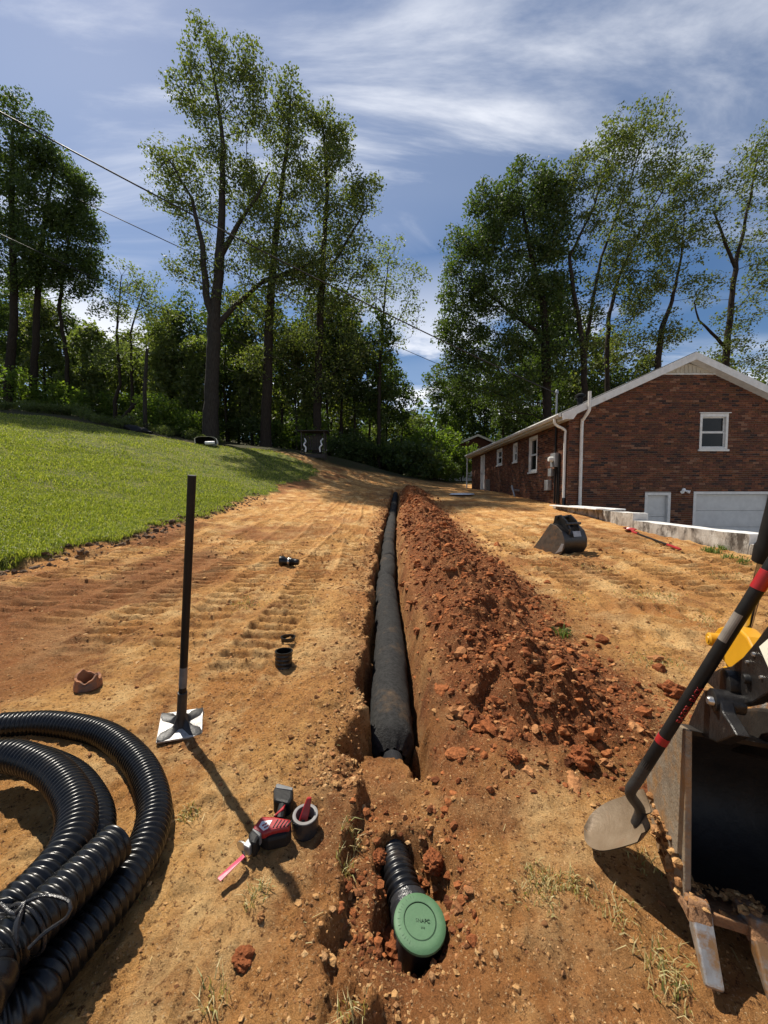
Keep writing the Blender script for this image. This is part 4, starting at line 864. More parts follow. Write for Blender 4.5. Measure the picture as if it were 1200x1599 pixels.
# meter, conduit, mast and other fittings on the side wall
el = MB().tube([(XW-.06, 13.3, .9), (XW-.06, 13.3, 3.55)], .035).tube([(XW-.05, 13.15, .9), (XW-.05, 13.15, 2.3)], .025).tube([(XW-.05, 13.02, .9), (XW-.05, 13.02, 2.6)], .03).build('conduit', 'black_matte', house, smooth=50)
MB().bb((XW-.16, 13.12, 2.15), (XW-.015, 13.48, 2.62)).build('meter_box', 'galvanised', house, bevel=.01)
MB().lathe([(.09, 0), (.09, .10), (.07, .14)], (XW-.16, 13.3, 2.42), (-1, 0, 0), 16).build('meter_glass', 'white_trim', house, smooth=40)
MB().bb((XW-.12, 13.5, 1.85), (XW-.015, 13.75, 2.12)).build('switch_box', 'galvanised', house, bevel=.008)
MB().bb((XW-.16, 13.65, 1.35), (XW-.015, 13.95, 1.72)).build('junction_box', 'galvanised', house, bevel=.01)
MAST = Vector((XW-.06, 13.3, 4.65))
MB().tube([(XW-.06, 13.3, 3.6), tuple(MAST)], .03).lathe([(.055, 0), (.055, .08), (.03, .13)], MAST, n=12).build('service_mast', 'galvanised', house, smooth=50)
MB().tube(spline([(XW-.02, 16.9, 1.35), (XW-.3, 16.9, 1.4), (XW-.34, 16.9, 1.55)], .04), .05).tube([(XW-.34, 16.9, 1.58), (XW-.28, 16.7, 1.1)], .04).build('drain_spout', 'galvanised', house, smooth=50)
MB().bb((XW-.25, 21.55, 1.0), (XW-.02, 21.75, 2.0)).build('pier', 'mortar', house, bevel=.01)
fl = MB().lathe([(.06, 0), (.06, .03), (.03, .05)], (9.72, YF-.013, 1.36), (0, -1, 0), 14)
for s_ in (-1, 1): fl.lathe([(.02, 0), (.035, .05), (.055, .13), (.05, .135)], (9.72+s_*.03, YF-.05, 1.34), (s_*.7, -.6, -.35), 14)
fl.build('flood_light', 'white_plastic', house, smooth=40)
MB().bb((5.9, -2, FLOOR-.02), (40, YF-.02, FLOOR+.02)).build('driveway', 'concrete').__setitem__('kind', 'structure')

# ---------------------------------------------------------------- retaining wall
rw = empty('retaining_wall', (5.55, 9, .2), 'low stepped whitewashed concrete wall beside the brick gable', 'wall')
def wall_block(y0, y1, zt, x0, x1):
    import bmesh
    bm = bmesh.new(); m = MB().bb((x0, y0, -1.0), (x1, y1, zt)); vs = [bm.verts.new(v) for v in m.v]
    for f in m.f: bm.faces.new([vs[i] for i in f])
    bmesh.ops.recalc_face_normals(bm, faces=bm.faces); bmesh.ops.subdivide_edges(bm, edges=[e for e in bm.edges if abs(e.verts[0].co.y-e.verts[1].co.y) > .1], cuts=24, use_grid_fill=True)
    bmesh.ops.subdivide_edges(bm, edges=[e for e in bm.edges if abs(e.verts[0].co.z-e.verts[1].co.z) > .1], cuts=14, use_grid_fill=True)
    for v in bm.verts:
        n = float(fbm(np.array([v.co.y*1.0+v.co.x]), np.array([v.co.z]), .35, 4, 3)[0]); v.co.x += .035*n if v.co.x < (x0+x1)/2 else 0; v.co.z += .02*float(fbm(np.array([v.co.y]), np.array([v.co.x]), .4, 3, 9)[0])
    bm.normal_update(); me = bpy.data.meshes.new('wall_block'); b0 = BASE[rw.name]
    for f in bm.faces: f.material_index = 1 if f.normal.z > .8 or f.normal.y < -.8 else 0
    bmesh.ops.translate(bm, verts=bm.verts, vec=-b0); bm.to_mesh(me); bm.free(); me.materials.append(MATS['whitewash']); me.materials.append(MATS['wall_top']); link_mesh('wall_block', me, rw)
wall_block(9.3, 12.44, .845, 5.48, 5.76); wall_block(8.42, 9.26, .83, 5.47, 5.80); wall_block(5.72, 8.38, .665, 5.46, 5.80); wall_block(2.6, 5.69, .52, 5.45, 5.80)
MB().bb((5.30, 9.6, .852), (5.52, 12.3, .885)).bb((5.54, 9.2, .86), (5.80, 11.5, .892)).build('board', 'white_plastic', rw, bevel=.004, label='pale plank lying along the top of the wall')

# ---------------------------------------------------------------- second house far behind
h2 = empty('far_brick_house', (8.5, 38, 2.4), 'small dark brick house half hidden in shade beyond the long house', 'house')
w2 = MB().bb((5.6, 38, 3.4), (12.6, 46, 5.3)).prism([(5.6, 38, 5.3), (12.6, 38, 5.3), (9.1, 38, 6.7)], (0, 8, 0)).build('wall', 'brick1', h2)
MB().bb((5.62, 38.02, 1.8), (12.58, 45.9, 3.39)).build('foundation', 'white_trim', h2)
r2 = MB()
for s_ in (-1, 1): r2.prism([(9.1+s_*4.0, 37.5, 5.2), (9.1, 37.5, 6.9), (9.1, 37.5, 6.72), (9.1+s_*4.0, 37.5, 5.02)], (0, 9, 0))
r2.build('roof', 'roof', h2); t2_ = MB()
for s_ in (-1, 1): t2_.prism([(9.1+s_*4.0, 37.46, 5.18), (9.1, 37.46, 6.88), (9.1, 37.46, 6.68), (9.1+s_*4.0, 37.46, 4.98)], (0, .035, 0))
t2_.build('rake_board', 'white_trim', h2)
wn = MB().bb((7.75, 37.93, 4.4), (8.55, 37.99, 5.3)).build('window', 'white_trim', h2)
for q in (4.47, 4.87): MB().bb((7.82, 37.9, q), (8.48, 37.925, q+.36)).build('pane', 'glass_dark', wn)
for i in range(5): MB().bb((5.7, 37.985, 1.95+i*.28), (12.5, 38.015, 2.19+i*.28)).build('siding_board', 'white_trim', h2)
p = hit(722, 773); MB().lathe([(.02, 0), (.55, .02), (.5, .08), (.02, .1)], p, n=20).build('pale_slab', 'white_plastic', None, p, 40, label='flat pale slab on the ground beyond the far corner of the house', cat='slab')

# ---------------------------------------------------------------- overhead cables
def cable(a, b, sag, r, lab):
    pts = [Vector(a).lerp(Vector(b), k/40) - Vector((0, 0, sag*4*(k/40)*(1-k/40))) for k in range(41)]
    MB().tube(pts, r, 6).build('overhead_cable', 'cable', None, tuple(pts[0]), 60, label=lab, cat='cable')
A = at(-60, 142, 7.5); cable(MAST, A, .18, .016, 'thick black overhead cable running down to the mast on the house')
cable(at(120, 310, 27.5), at(700, 575, 48), .2, .03, 'thin overhead cable passing behind the tallest tree')
cable(at(-40, 346, 16), at(560, 610, 30), .25, .016, 'lowest thin overhead cable crossing in front of the trees')

# ================================================================ DRAIN PIPES AND FITTINGS
def pz(px, py, z):
    d = ray(px, py); t = (z-CH)/d[2]; return Vector((d[0]*t, d[1]*t, z))
def corrugated(mb, path, r, pitch=.02, depth=.008, n=22, open_end=False):
    pts = resample(path, pitch/6); rad = []
    for i in range(len(pts)):
        ph = (i % 6); rad.append(r-(0, 0, .15, .9, 1, .55)[ph]*depth if ph < 6 else r)
    mb.tube(pts, rad, n, cap=not open_end); return pts
def build_coil():
    g = hs(-1.1, 1.2); root = empty('drain_pipe_coil', (-1.35, 1.2, g), 'large coil of black corrugated drain pipe tied with straps', 'pipe coil'); r = .058
    def loop(pix, z, extra, end=False):
        p = []
        for i, q in enumerate(pix):
            z_ = z[i] if isinstance(z, list) else z; a = pz(q[0], q[1], g+z_); p.append(a)
        p += [Vector(e) for e in extra]; m = MB(); corrugated(m, spline(p, .01), r, open_end=end); return m
    loop([(0,1133),(80,1130),(160,1146),(215,1190),(240,1250),(232,1310),(195,1378),(140,1445),(80,1515),(20,1585)], [.08,.075,.07,.065,.062,.062,.062,.062,.062,.062], [(-.98,.66,g+.06),(-1.3,.55,g+.06),(-1.7,.66,g+.06),(-1.98,.95,g+.06),(-2.1,1.3,g+.07),(-2.0,1.62,g+.09)]).build('pipe_loop', 'black_plastic', root, smooth=80)
    loop([(-20,1185),(45,1185),(108,1210),(143,1255),(150,1300),(125,1352),(60,1420),(-20,1500)], .064, [(-1.25,.78,g+.06),(-1.55,.82,g+.06),(-1.8,1.05,g+.06),(-1.85,1.3,g+.06)]).build('pipe_loop', 'black_plastic', root, smooth=80)
    loop([(-20,1180),(30,1182),(85,1208),(118,1258),(112,1315),(72,1372),(12,1430),(-55,1492)], .165, [(-1.28,.75,g+.17),(-1.6,.85,g+.17),(-1.82,1.1,g+.17),(-1.82,1.35,g+.17)]).build('pipe_loop', 'black_plastic', root, smooth=80)
    m = loop([(180,1318),(112,1385),(42,1452),(-22,1512),(-90,1590)], [.175,.178,.18,.18,.18], [(-1.45,.62,g+.2),(-1.75,.8,g+.24),(-1.95,1.15,g+.26),(-1.9,1.5,g+.24)], True); fe = m.build('pipe_end', 'black_plastic', root, smooth=80, label='free open end of the corrugated pipe lying on top')
    # dark inside of the open end
    a, b = pz(180, 1318, g+.175), pz(170, 1328, g+.175); MB().lathe([(.052, -.001), (.047, -.001), (.047, .12), (.052, .12)], a, b-a, 22, True).build('pipe_bore', 'black_matte', fe, smooth=60)
    # tie straps
    c = pz(40, 1452, g+.18); ax = (pz(60, 1434, g+.18)-pz(20, 1472, g+.18)).normalized(); sd_ = ax.cross(Vector((0, 0, 1))).normalized()
    ring = [c + (sd_*math.cos(t)+Vector((0, 0, 1))*math.sin(t))*.0625 for t in np.linspace(-1.0, 4.2, 26)]
    MB().tube(ring, .0045, 6).build('tie_strap', 'tape_black', root, smooth=60)
    k = c+Vector((0, 0, .066)); MB().tube(spline([pz(0, 1412, g+.245), pz(22, 1428, g+.25), k, k+Vector((.05, .004, .015)), k+Vector((.11, -.004, .008)), k+Vector((.118, -.02, -.01)), k+Vector((.08, -.035, -.03)), k+Vector((.055, -.05, -.05))], .01), .0045, 6).build('tie_strap', 'tape_black', root, smooth=60)
    MB().tube(spline([k, k+Vector((.012, -.03, -.01)), k+Vector((.03, -.055, -.04))], .01), .007, 6).build('tie_knot', 'tape_black', root, smooth=60)
build_coil()

def build_trench_pipe():
    ys = np.arange(1.94, 20.2, .05); xs = trench_x(ys); zb = np.array([base_h(np.array([x]), np.array([y]))[0] for x, y in zip(xs, ys)])
    zc = zb - .205 + .02*fbm(ys*0, ys, 1.3, 2, 7)
    root = empty('fabric_drain_pipe', (float(xs[0]), 2.0, float(zc[0])), 'long drain pipe in a black fabric sleeve lying in the trench', 'drain pipe')
    V = []; n = 36; pin = [(5.1, .20, .20), (4.2, .07, .14), (6.3, .12, .2), (7.6, .24, .25), (9.8, .2, .3), (11.6, .26, .35), (13.6, .2, .3), (15.8, .25, .35), (17.8, .2, .3)]
    ys2 = np.concatenate([np.linspace(1.95, 2.2, 30), np.arange(2.21, 20.2, .022)]); X = trench_x(ys2)+.018*fbm(ys2*0+2, ys2, 1.6, 2, 11); Z = np.interp(ys2, ys, zc)
    for i, y in enumerate(ys2):
        r = .121*(1+.09*float(vnoise(np.array([y*1.1]), np.array([3.3]), 3)[0])); 
        for (p, a, w) in pin: r *= 1-a*math.exp(-((y-p)/(w*.35))**2)
        nose = min(1, max(0, (y-1.95)/.09)); r = r*(.56+.44*math.sin(nose*math.pi/2)) 
        for k in range(n):
            th = 2*math.pi*k/n; q = 1 + .045*float(vnoise(np.array([y*7]), np.array([k*.45]), 5)[0]) + .012*math.sin(y*31+2.0*math.sin(th*2+y*3)) + (1-nose)*.10*math.sin(th*11+y*6)*(1 if y < 2.08 else 0) + .035*math.sin(th*3+y*9)*math.exp(-((y-5.6)/.5)**2)
            V.append((X[i]+r*q*1.02*math.cos(th), y, Z[i]+r*q*.96*math.sin(th) - .02*(1-nose)))
    m = len(ys2); F = [(i*n+k, i*n+(k+1) % n, (i+1)*n+(k+1) % n, (i+1)*n+k) for i in range(m-1) for k in range(n)]
    b = np.array(BASE[root.name]); link_mesh('fabric_sleeve', np_mesh('fabric_sleeve', np.array(V)-b, np.array(F), 'black_fabric', smooth=True), root)
    z0 = float(Z[0])-.02; x0 = float(X[0])
    MB().lathe([(.052, -.02), (.058, -.015), (.058, .05), (.061, .052), (.061, .075), (.057, .08), (.057, .2)], (x0+.004, 1.80, z0-.005), (-.01, .99, .05), 28).build('pipe_end', 'tape_black', root, smooth=40, label='bare glossy black pipe end sticking out of the sleeve')
build_trench_pipe()

def build_emitter():
    zl = .035; c = pz(656, 1440, zl); root = empty('pop_up_emitter', (c.x, c.y, -.15), 'green-lidded pop-up drain emitter on a black corrugated stub pipe', 'drain emitter')
    up = Vector((.06, -.10, 1)).normalized(); R0 = .076
    lid = MB().lathe([(.001, .004), (.045, .0045), (.0465, .002), (.048, .0055), (.060, .006), (.070, .004), (R0, 0), (R0+.001, -.006), (R0-.003, -.009), (.001, -.009)], c, up, 56).build('lid', 'green_lid', root, smooth=35)
    MB().lathe([(.0468, .0032), (.0484, .0032), (.0484, .0064), (.0468, .0064)], c, up, 48, True).build('lid_groove', 'green_dark', lid, smooth=30)
    xa = Vector((1, -.06, 0)); M4 = frame(c+up*.0047+xa*.008, xa, up.cross(xa)); text_part('SNAPC', .0135, .0006, M4, 'green_dark', lid)
    text_part('||i |i|', .006, .0005, frame(c+up*.0047+up.cross(xa)*-.016+xa*.008, xa, up.cross(xa)), 'green_dark', lid)
    xa = (xa-up*xa.dot(up)).normalized(); ya = up.cross(xa)
    for i, ch in enumerate('||:| |i|| |:|| ||i|'):
        if ch == ' ': continue
        a = R(108+i*7.4); d = xa*math.cos(a)+ya*math.sin(a); t = xa*-math.sin(a)+ya*math.cos(a)
        text_part(ch, .0095, .0004, frame(c+up*.0056+d*.061, t, -d), 'green_dark', lid, 'rim_letter')
    MB().lathe([(.058, -.26), (.060, -.02), (.066, -.015), (.066, -.009)], c, up, 32).build('riser', 'black_matte', root, smooth=40)
    a = Vector((c.x-.022, c.y+.10, -.055)); e = Vector((.008, 1.50, -.085)); path = spline([a, a.lerp(e, .35)+Vector((-.006, 0, .018)), a.lerp(e, .7)+Vector((0, 0, .008)), e], .005)
    m = MB(); corrugated(m, path, .060, .0205, .007, 28); m.build('stub_pipe', 'black_plastic', root, smooth=80)
    q0 = Vector((c.x-.003, c.y+.02, -.06)); pts = spline([q0, q0.lerp(a, .55)+Vector((0, 0, .002)), a+Vector((-.004, .03, .004))], .008); m = MB(); m.tube(pts, [.064+.003*math.sin(i*1.9)+.002*random.random() for i in range(len(pts))], 26); m.build('tape_wrap', 'tape_black', root, smooth=60, label='wrinkled glossy black tape round the joint')
build_emitter()

def ring_thing(name, px, py, r, h, ribs, label, cat):
    p = hit(px, py); m = MB(); prof = [(r-.006, 0)]
    k = max(1, int(h/.006))
    for i in range(k+1):
        z = h*i/k; prof.append((r + (.003 if ribs and (i % 4 == 1) else 0), z))
    prof += [(r+.004, h), (r+.004, h+.006), (r-.006, h+.006)]
    m.lathe(prof, p-Vector((0, 0, .004)), (.03, .02, 1), 36, True); o = m.build(name, 'black_plastic', None, p, 40, label=label, cat=cat); return o
ring_thing('pipe_coupling', 443, 1040, .054, .10, True, 'short upright black pipe coupling standing open on the soil', 'pipe fitting')
ring_thing('pipe_ring', 450, 999, .050, .022, False, 'flat black plastic ring lying behind the upright coupling', 'pipe fitting')
def build_wye():
    p = hit(458, 884); a = at(438, 872, p.y)+Vector((0, 0, .02)); b = at(479, 884, p.y-.05); b.z = p.z+.055; a.z = p.z+.07; d = (b-a).normalized(); root = empty('pipe_reducer', p, 'dark ribbed pipe adapter lying on its side on the tracked soil', 'pipe fitting')
    MB().lathe([(.062, 0), (.068, .005), (.068, .05), (.055, .07), (.05, .14), (.054, .145), (.054, .16), (.044, .165), (.05, .18), (.042, .185), (.047, .2), (.038, .205), (.04, .24), (.03, .26)], a, d, 26).build('body', 'black_plastic', root, smooth=35)
    MB().lathe([(.0545, .115), (.0565, .118), (.0565, .135), (.0545, .138)], a, d, 26, True).build('clamp_band', 'steel_bright', root, smooth=35)
    s = d.cross(Vector((0, 0, 1))).normalized(); MB().lathe([(.048, 0), (.048, .09), (.055, .092), (.055, .11), (.046, .11)], a+d*.04-Vector((0, 0, .01)), (-s*.8-Vector((0, 0, .35))+d*-.3), 22).build('branch', 'black_plastic', root, smooth=35)
build_wye()
def build_pot():
    p = hit(138, 1074); m = MB(); n = 40; pr = [(.055, 0), (.07, .02), (.068, .05), (.06, .075), (.064, .085)]; vs = []
    for inner in (0, 1):
        for j, (r, z) in enumerate(pr if not inner else pr[::-1]):
            for k in range(n):
                a = 2*math.pi*k/n; jag = (.016*math.sin(a*1.5+.4)+.008*math.sin(a*3.7+1)+.004*math.sin(a*9)) if z > .07 else 0; rr = r-(.012 if inner else 0); vs.append(p+Vector((rr*math.cos(a), rr*math.sin(a), z-jag-.012)))
    L = 2*len(pr); fs = [(i*n+k, i*n+(k+1) % n, ((i+1) % L)*n+(k+1) % n, ((i+1) % L)*n+k) for i in range(L-1) for k in range(n)]; m.add(vs, fs); m.build('clay_pipe_collar', 'terracotta', None, p, 35, label='broken rust-brown clay pipe collar half sunk in the soil', cat='clay pipe')
build_pot()

# ================================================================ TAMPER
def build_tamper():
    p = hit(283, 1137); root = empty('hand_tamper', p, 'upright black hand tamper with square steel foot on the soil', 'tamper')
    top = at(300, 742, p.y-.17); z0 = p.z+.012; ax = (top-Vector((p.x, p.y, z0))).normalized(); a = R(23); X = Vector((math.cos(a), math.sin(a), .04)).normalized(); Yv = ax.cross(X).normalized(); X = Yv.cross(ax); c = Vector((p.x, p.y, z0)); h = .098
    def P(u, v, w): return c+X*u+Yv*v+ax*w
    MB().prism([P(-h, -h, 0), P(h, -h, 0), P(h, h, 0), P(-h, h, 0)], ax*.010).build('foot_plate', 'steel_plate', root, bevel=.002)
    w = MB(); prof = [(.012, .072), (.03, .045), (.055, .024), (.09, .013), (.125, .011), (.138, .0105)]; hw = [.020, .019, .024, .032, .030, .012]
    for s1, s2 in ((1, 1), (1, -1), (-1, 1), (-1, -1)):
        d = Vector((s1, s2, 0)).normalized(); nrm = Vector((-d.y, d.x, 0)); vs = []
        for (r, hh), ww in zip(prof, hw):
            for q, z in ((-1, 0), (0, 1), (1, 0)): u = d.x*r+nrm.x*ww*q; v = d.y*r+nrm.y*ww*q; lim = h-.002; u = max(-lim, min(lim, u)); v = max(-lim, min(lim, v)); vs.append(P(u, v, (.0102 if z == 0 else hh+.006)))
        fs = []
        for i in range(len(prof)-1):
            o = i*3; fs += [(o, o+1, o+4, o+3), (o+1, o+2, o+5, o+4)]
        fs.append((15, 16, 17)); mb = MB(); mb.add(vs, fs); mb.build('rib', 'black_iron', root, smooth=60)
    MB().lathe([(.034, .01), (.03, .03), (.0235, .06), (.022, .10), (.022, .19), (.019, .192)], c, ax, 20).build('socket', 'black_iron', root, smooth=40)
    MB().tube([c+ax*.1, top], .0178, 18).build('handle', 'black_matte', root, smooth=40)
    MB().lathe([(.0182, 0), (.0182, .11)], c+ax*.22, ax, 18).build('worn_sticker', 'grey_plastic', root, smooth=40, label='scuffed grey sticker low on the handle')
build_tamper()

# ================================================================ SAW, TAPE ROLL AND KNIFE
def build_saw():
    g = hit(405, 1295).z; root = empty('reciprocating_saw', hit(405, 1295), 'red and black cordless reciprocating saw lying on the soil', 'saw')
    def q(x, y, z): return pz(330+x/6.316, 1200+y/6.315, g+z)
    def slab(name, pix, z0, z1, m, bev=.006, par=root, label=None):
        mb = MB(); c = [q(x, y, z1) for x, y in pix]; mb.prism([p+Vector((0, 0, z0-z1)) for p in c], (0, 0, z1-z0)); return mb.build(name, m, par, bevel=bev, label=label)
    bt = slab('battery', [(612,200),(640,150),(812,190),(806,290),(770,345),(615,310)], .0, .062, 'black_matte', .010)
    slab('battery_highlight', [(636,160),(655,146),(808,186),(800,214),(640,190)], .058, .066, 'grey_plastic', .003, bt)  # grey slab paints the highlight on the battery's top face
    gp_ = slab('grip', [(700,255),(762,262),(752,330),(728,400),(715,480),(612,470),(650,390),(668,320)], .008, .056, 'black_matte', .016)
    slab('grip_band', [(672,280),(690,275),(750,318),(742,338),(715,330),(668,305)], .05, .0585, 'red_plastic', .003, gp_); slab('grip_band', [(735,345),(715,400),(640,460),(612,465),(660,420),(700,380)], .05, .0585, 'red_plastic', .003, gp_)
    slab('motor_housing', [(430,560),(520,480),(620,478),(792,520),(790,610),(740,650),(560,690),(470,660)], .002, .052, 'black_matte', .012)
    hd = slab('body_shell', [(405,585),(490,468),(620,470),(792,500),(775,568),(610,600),(545,625),(515,645)], .045, .070, 'red_plastic', .008)
    for k in range(5):
        x = 610+k*34; slab('vent', [(x+45,500+k*3),(x+55,502+k*3),(x+5,582-k*3),(x-5,580-k*3)], .068, .0715, 'black_matte', .0008, hd)
    lp = slab('label_plate', [(500,520),(605,508),(560,590),(515,612),(470,572)], .0690, .0715, 'white_mark', .0008, hd)
    for (x, y) in ((500,560),(525,545),(520,580),(545,565)): slab('label_mark', [(x,y),(x+22,y-12),(x+26,y),(x+4,y+12)], .071, .0722, 'red_plastic', 0, lp)
    slab('nose', [(362,640),(405,585),(500,640),(470,680),(440,740),(380,720)], .006, .060, 'black_matte', .010)
    slab('nose_collar', [(400,598),(420,580),(505,632),(480,672)], .03, .066, 'grey_plastic', .006)
    slab('neck', [(392,652),(436,690),(376,785),(312,748)], .018, .05, 'galvanised', .004)
    a, b = q(325, 775, .03), q(300, 800, .03); d = (b-a).normalized(); s = d.cross(Vector((0, 0, 1))).normalized(); poly = [a + s*.0285*math.cos(t)+Vector((0, 0, .019))*math.sin(t) for t in np.linspace(0, 2*math.pi, 22)[:-1]]
    MB().prism(poly, d*.006).build('shoe', 'steel_bright', root, bevel=.001)
    tip = [(322,838),(338,866),(300,905),(92,1112),(62,1085),(75,1065)]; bl = MB(); c = [q(x, y, .034 if y < 950 else .016) for x, y in tip]; bl.prism(c, (0, 0, -.0025)); bl.build('blade', 'red_blade', root, label='pink-red saw blade')
    slab('blade_clamp', [(300,800),(335,825),(338,866),(318,842)], .024, .038, 'black_matte', .002)
build_saw()
def build_roll():
    p = hit(477, 1296); r = .0465; root = empty('tape_roll', p, 'black tape roll with pale grey core rim standing beside the saw', 'tape')
    MB().lathe([(.036, 0), (r, .001), (r+.0005, .01), (r, .05), (r-.001, .058), (.036, .058)], p, (.02, -.04, 1), 40, True).build('tape', 'tape_black', root, smooth=35)
    MB().lathe([(.034, .02), (.036, .0585), (r-.0015, .0585), (r-.002, .0625), (.036, .0635), (.0335, .0625)], p, (.02, -.04, 1), 40, True).build('core', 'core_grey', root, smooth=35)
    k = empty('utility_knife', p+Vector((0, 0, .01)), 'red folding utility knife sticking up out of the tape roll', 'knife')
    a = p+Vector((-.012, -.022, .012)); b = p+Vector((.012, .018, .105)); d = (b-a).normalized(); x = Vector((1, .1, 0)); x = (x-d*x.dot(d)).normalized(); y = d.cross(x)
    def o(u, v): return a+d*u+x*v-y*.008
    MB().prism([o(0, -.012), o(.03, -.017), o(.075, -.013), o(.105, -.008), o(.108, .008), o(.07, .013), o(.03, .014), o(0, .01)], y*.016).build('handle', 'red_plastic', k, bevel=.004)
    MB().lathe([(.006, -.001), (.006, .004), (.003, .005)], a+d*.035-y*.008, -y, 12).build('pivot_screw', 'black_matte', k, smooth=40)
build_roll()

# ================================================================ BUCKETS, EXCAVATOR ARM, SHOVELS
def bucket_parts(root, O, S, W, width, prof, mats, top_open=False, tooth=None):
    O = Vector(O); S = Vector(S).normalized(); W = Vector(W).normalized(); Z = Vector((0, 0, 1))
    P = lambda s, w, z: O+S*s+W*w+Z*z
    c = (sum(p[0] for p in prof)/len(prof), sum(p[1] for p in prof)/len(prof)); t = .018
    inn = [(p[0]+(c[0]-p[0])*t/max(.05, math.hypot(c[0]-p[0], c[1]-p[1])), p[1]+(c[1]-p[1])*t/max(.05, math.hypot(c[0]-p[0], c[1]-p[1]))) for p in prof]
    MB().prism([P(s, .012, z) for s, z in prof]+[P(s, .012, z) for s, z in inn[::-1]], W*(width-.024)).build('shell', mats[0], root, smooth=40)
    for w0 in (0, width-.016): MB().prism([P(s*1.005, w0, z) for s, z in prof], W*.016).build('side_plate', mats[1], root, bevel=.003)
    return P
def build_excavator():
    g = hs(.85, 1.0); O = Vector((.815, .985, g)); yaw = R(20); S = (math.sin(yaw), math.cos(yaw), 0); W = Vector((math.cos(yaw), -math.sin(yaw), 0)); width = .43
    root = empty('excavator', O, 'mini excavator arm with yellow links and a muddy toothed bucket', 'excavator')
    prof = [(0, .10), (.09, .055), (.21, .06), (.31, .12), (.36, .22), (.34, .33), (.25, .45), (.13, .545), (.04, .575), (.015, .55), (.035, .3)]
    shellprof = prof[:9]
    P = bucket_parts(root, O, S, W, width, shellprof, ['bucket_dark', 'bucket_steel'])
    MB().prism([P(-.03, -.004, .105), P(.10, -.004, .06), P(.10, -.004, .08), P(-.03, -.004, .135)], W*(width+.008)).build('cutting_lip', 'rust_and_stick_shade', root, bevel=.004)
    for w0 in (.0, .125, .25, .375):
        n = MB(); n.prism([P(.06, w0, .075), P(.06, w0, .125), P(-.03, w0, .155), P(-.055, w0, .115), P(-.03, w0, .09)], W*.046); ad = n.build('tooth_adapter', 'rust_and_stick_shade', root, bevel=.006)
        a = [P(-.025, w0, .15), P(-.025, w0+.048, .15), P(-.03, w0+.048, .085), P(-.03, w0, .085)]; b = [P(-.125, w0+.004, .038), P(-.125, w0+.044, .038), P(-.118, w0+.044, .024), P(-.118, w0+.004, .024)]; m = MB(); m.add(a+b, [(0,1,2,3),(7,6,5,4),(0,4,5,1),(1,5,6,2),(2,6,7,3),(3,7,4,0)]); m.build('tooth', 'tooth_steel', root, bevel=.006)
    q = np.array([P(RNG.uniform(-.03, .09), RNG.uniform(0, width), RNG.uniform(.10, .13)) for _ in range(170)] + [P(RNG.uniform(-.04, .05), w0+RNG.uniform(0, .045), .14+RNG.uniform(-.01, .012)) for w0 in (.0, .125, .25, .375) for _ in range(30)] + [P(RNG.uniform(.02, .30), -.002, RNG.uniform(.08, .2)) for _ in range(110)])
    V, F = lumps(q, np.clip(np.exp(RNG.normal(-5.1, .5, len(q))), .003, .018)); tag(link_mesh('caked_mud', np_mesh('caked_mud', V-np.array(O), F, 'pebble'), root), kind='stuff')
    # top ears of the bucket and the coupler, drawn in planes across the bucket width
    def onp(px, py, off):
        d = Vector(ray(px, py)); o = O+W*off+Vector(S)*.02; t = (o-Vector((0, 0, CH))).dot(W)/d.dot(W); return Vector((0, 0, CH))+d*t
    def plate(name, pix, off, th, m, bev=.004, par=root, label=None): return MB().prism([onp(x, y, off) for x, y in pix], W*th).build(name, m, par, bevel=bev, label=label)
    ear = [(1072,1140),(1080,1118),(1090,1096),(1100,1078),(1114,1076),(1124,1092),(1128,1112),(1140,1130),(1150,1148),(1120,1160)]
    for off in (.04, .10, .30): plate('bucket_ear', ear, off, .03, 'machine_black')
    big = [(1104,1066),(1112,1050),(1126,1043),(1142,1040),(1160,1026),(1180,1002),(1200,975),(1235,930),(1290,930),(1270,1010),(1230,1058),(1200,1082),(1176,1098),(1156,1102),(1140,1096),(1128,1084),(1118,1078)]
    for off in (.09, .27): pl_ = plate('coupler_plate', big, off, .022, 'machine_black')
    plate('decal', [(1186,1010),(1202,996),(1228,1010),(1228,1046),(1202,1046)], .086, .003, 'decal', 0, pl_); plate('decal_band', [(1200,1040),(1203,1046),(1228,1046),(1228,1040)], .083, .002, 'decal_yellow', 0, pl_)
    for k in range(3): plate('decal_print', [(1200,1012+k*8),(1212,1012+k*8),(1212,1015+k*8),(1200,1015+k*8)], .084, .0015, 'black_matte', 0, pl_)
    def pin(px, py, off, r, L, m, name='pin', nose=.0): c = onp(px, py, off); return MB().lathe([(r*.8, -.004), (r, 0), (r, L)], c, W, 26).build(name, m, root, smooth=40, bevel=0)
    pin(1132, 1066, .070, .034, .30, 'machine_black', 'pin_boss'); pin(1113, 1092, .035, .027, .06, 'machine_black', 'pin_boss'); pin(1108, 1094, .024, .011, .03, 'steel_bright'); pin(1164, 1060, .083, .012, .25, 'black_matte', 'plate_hole'); pin(1178, 1022, .0895, .006, .012, 'steel_bright', 'bolt'); pin(1168, 1034, .0895, .0045, .012, 'steel_bright', 'bolt'); pin(1190, 1058, .0895, .0045, .012, 'steel_bright', 'bolt')
    # yellow links, stick and hydraulic ram behind
    plate('yellow_link', [(1112,992),(1122,980),(1138,975),(1152,980),(1166,994),(1176,1014),(1168,1028),(1154,1042),(1140,1046),(1128,1030),(1116,1012)], .20, .05, 'machine_yellow', .006)
    pin(1108, 998, .17, .022, .12, 'machine_yellow', 'link_boss'); pin(1107, 998, .167, .012, .02, 'machine_yellow', 'link_pin')
    plate('link_arm', [(1130,1040),(1146,1044),(1128,1066),(1116,1068)], .22, .03, 'machine_yellow', .004)
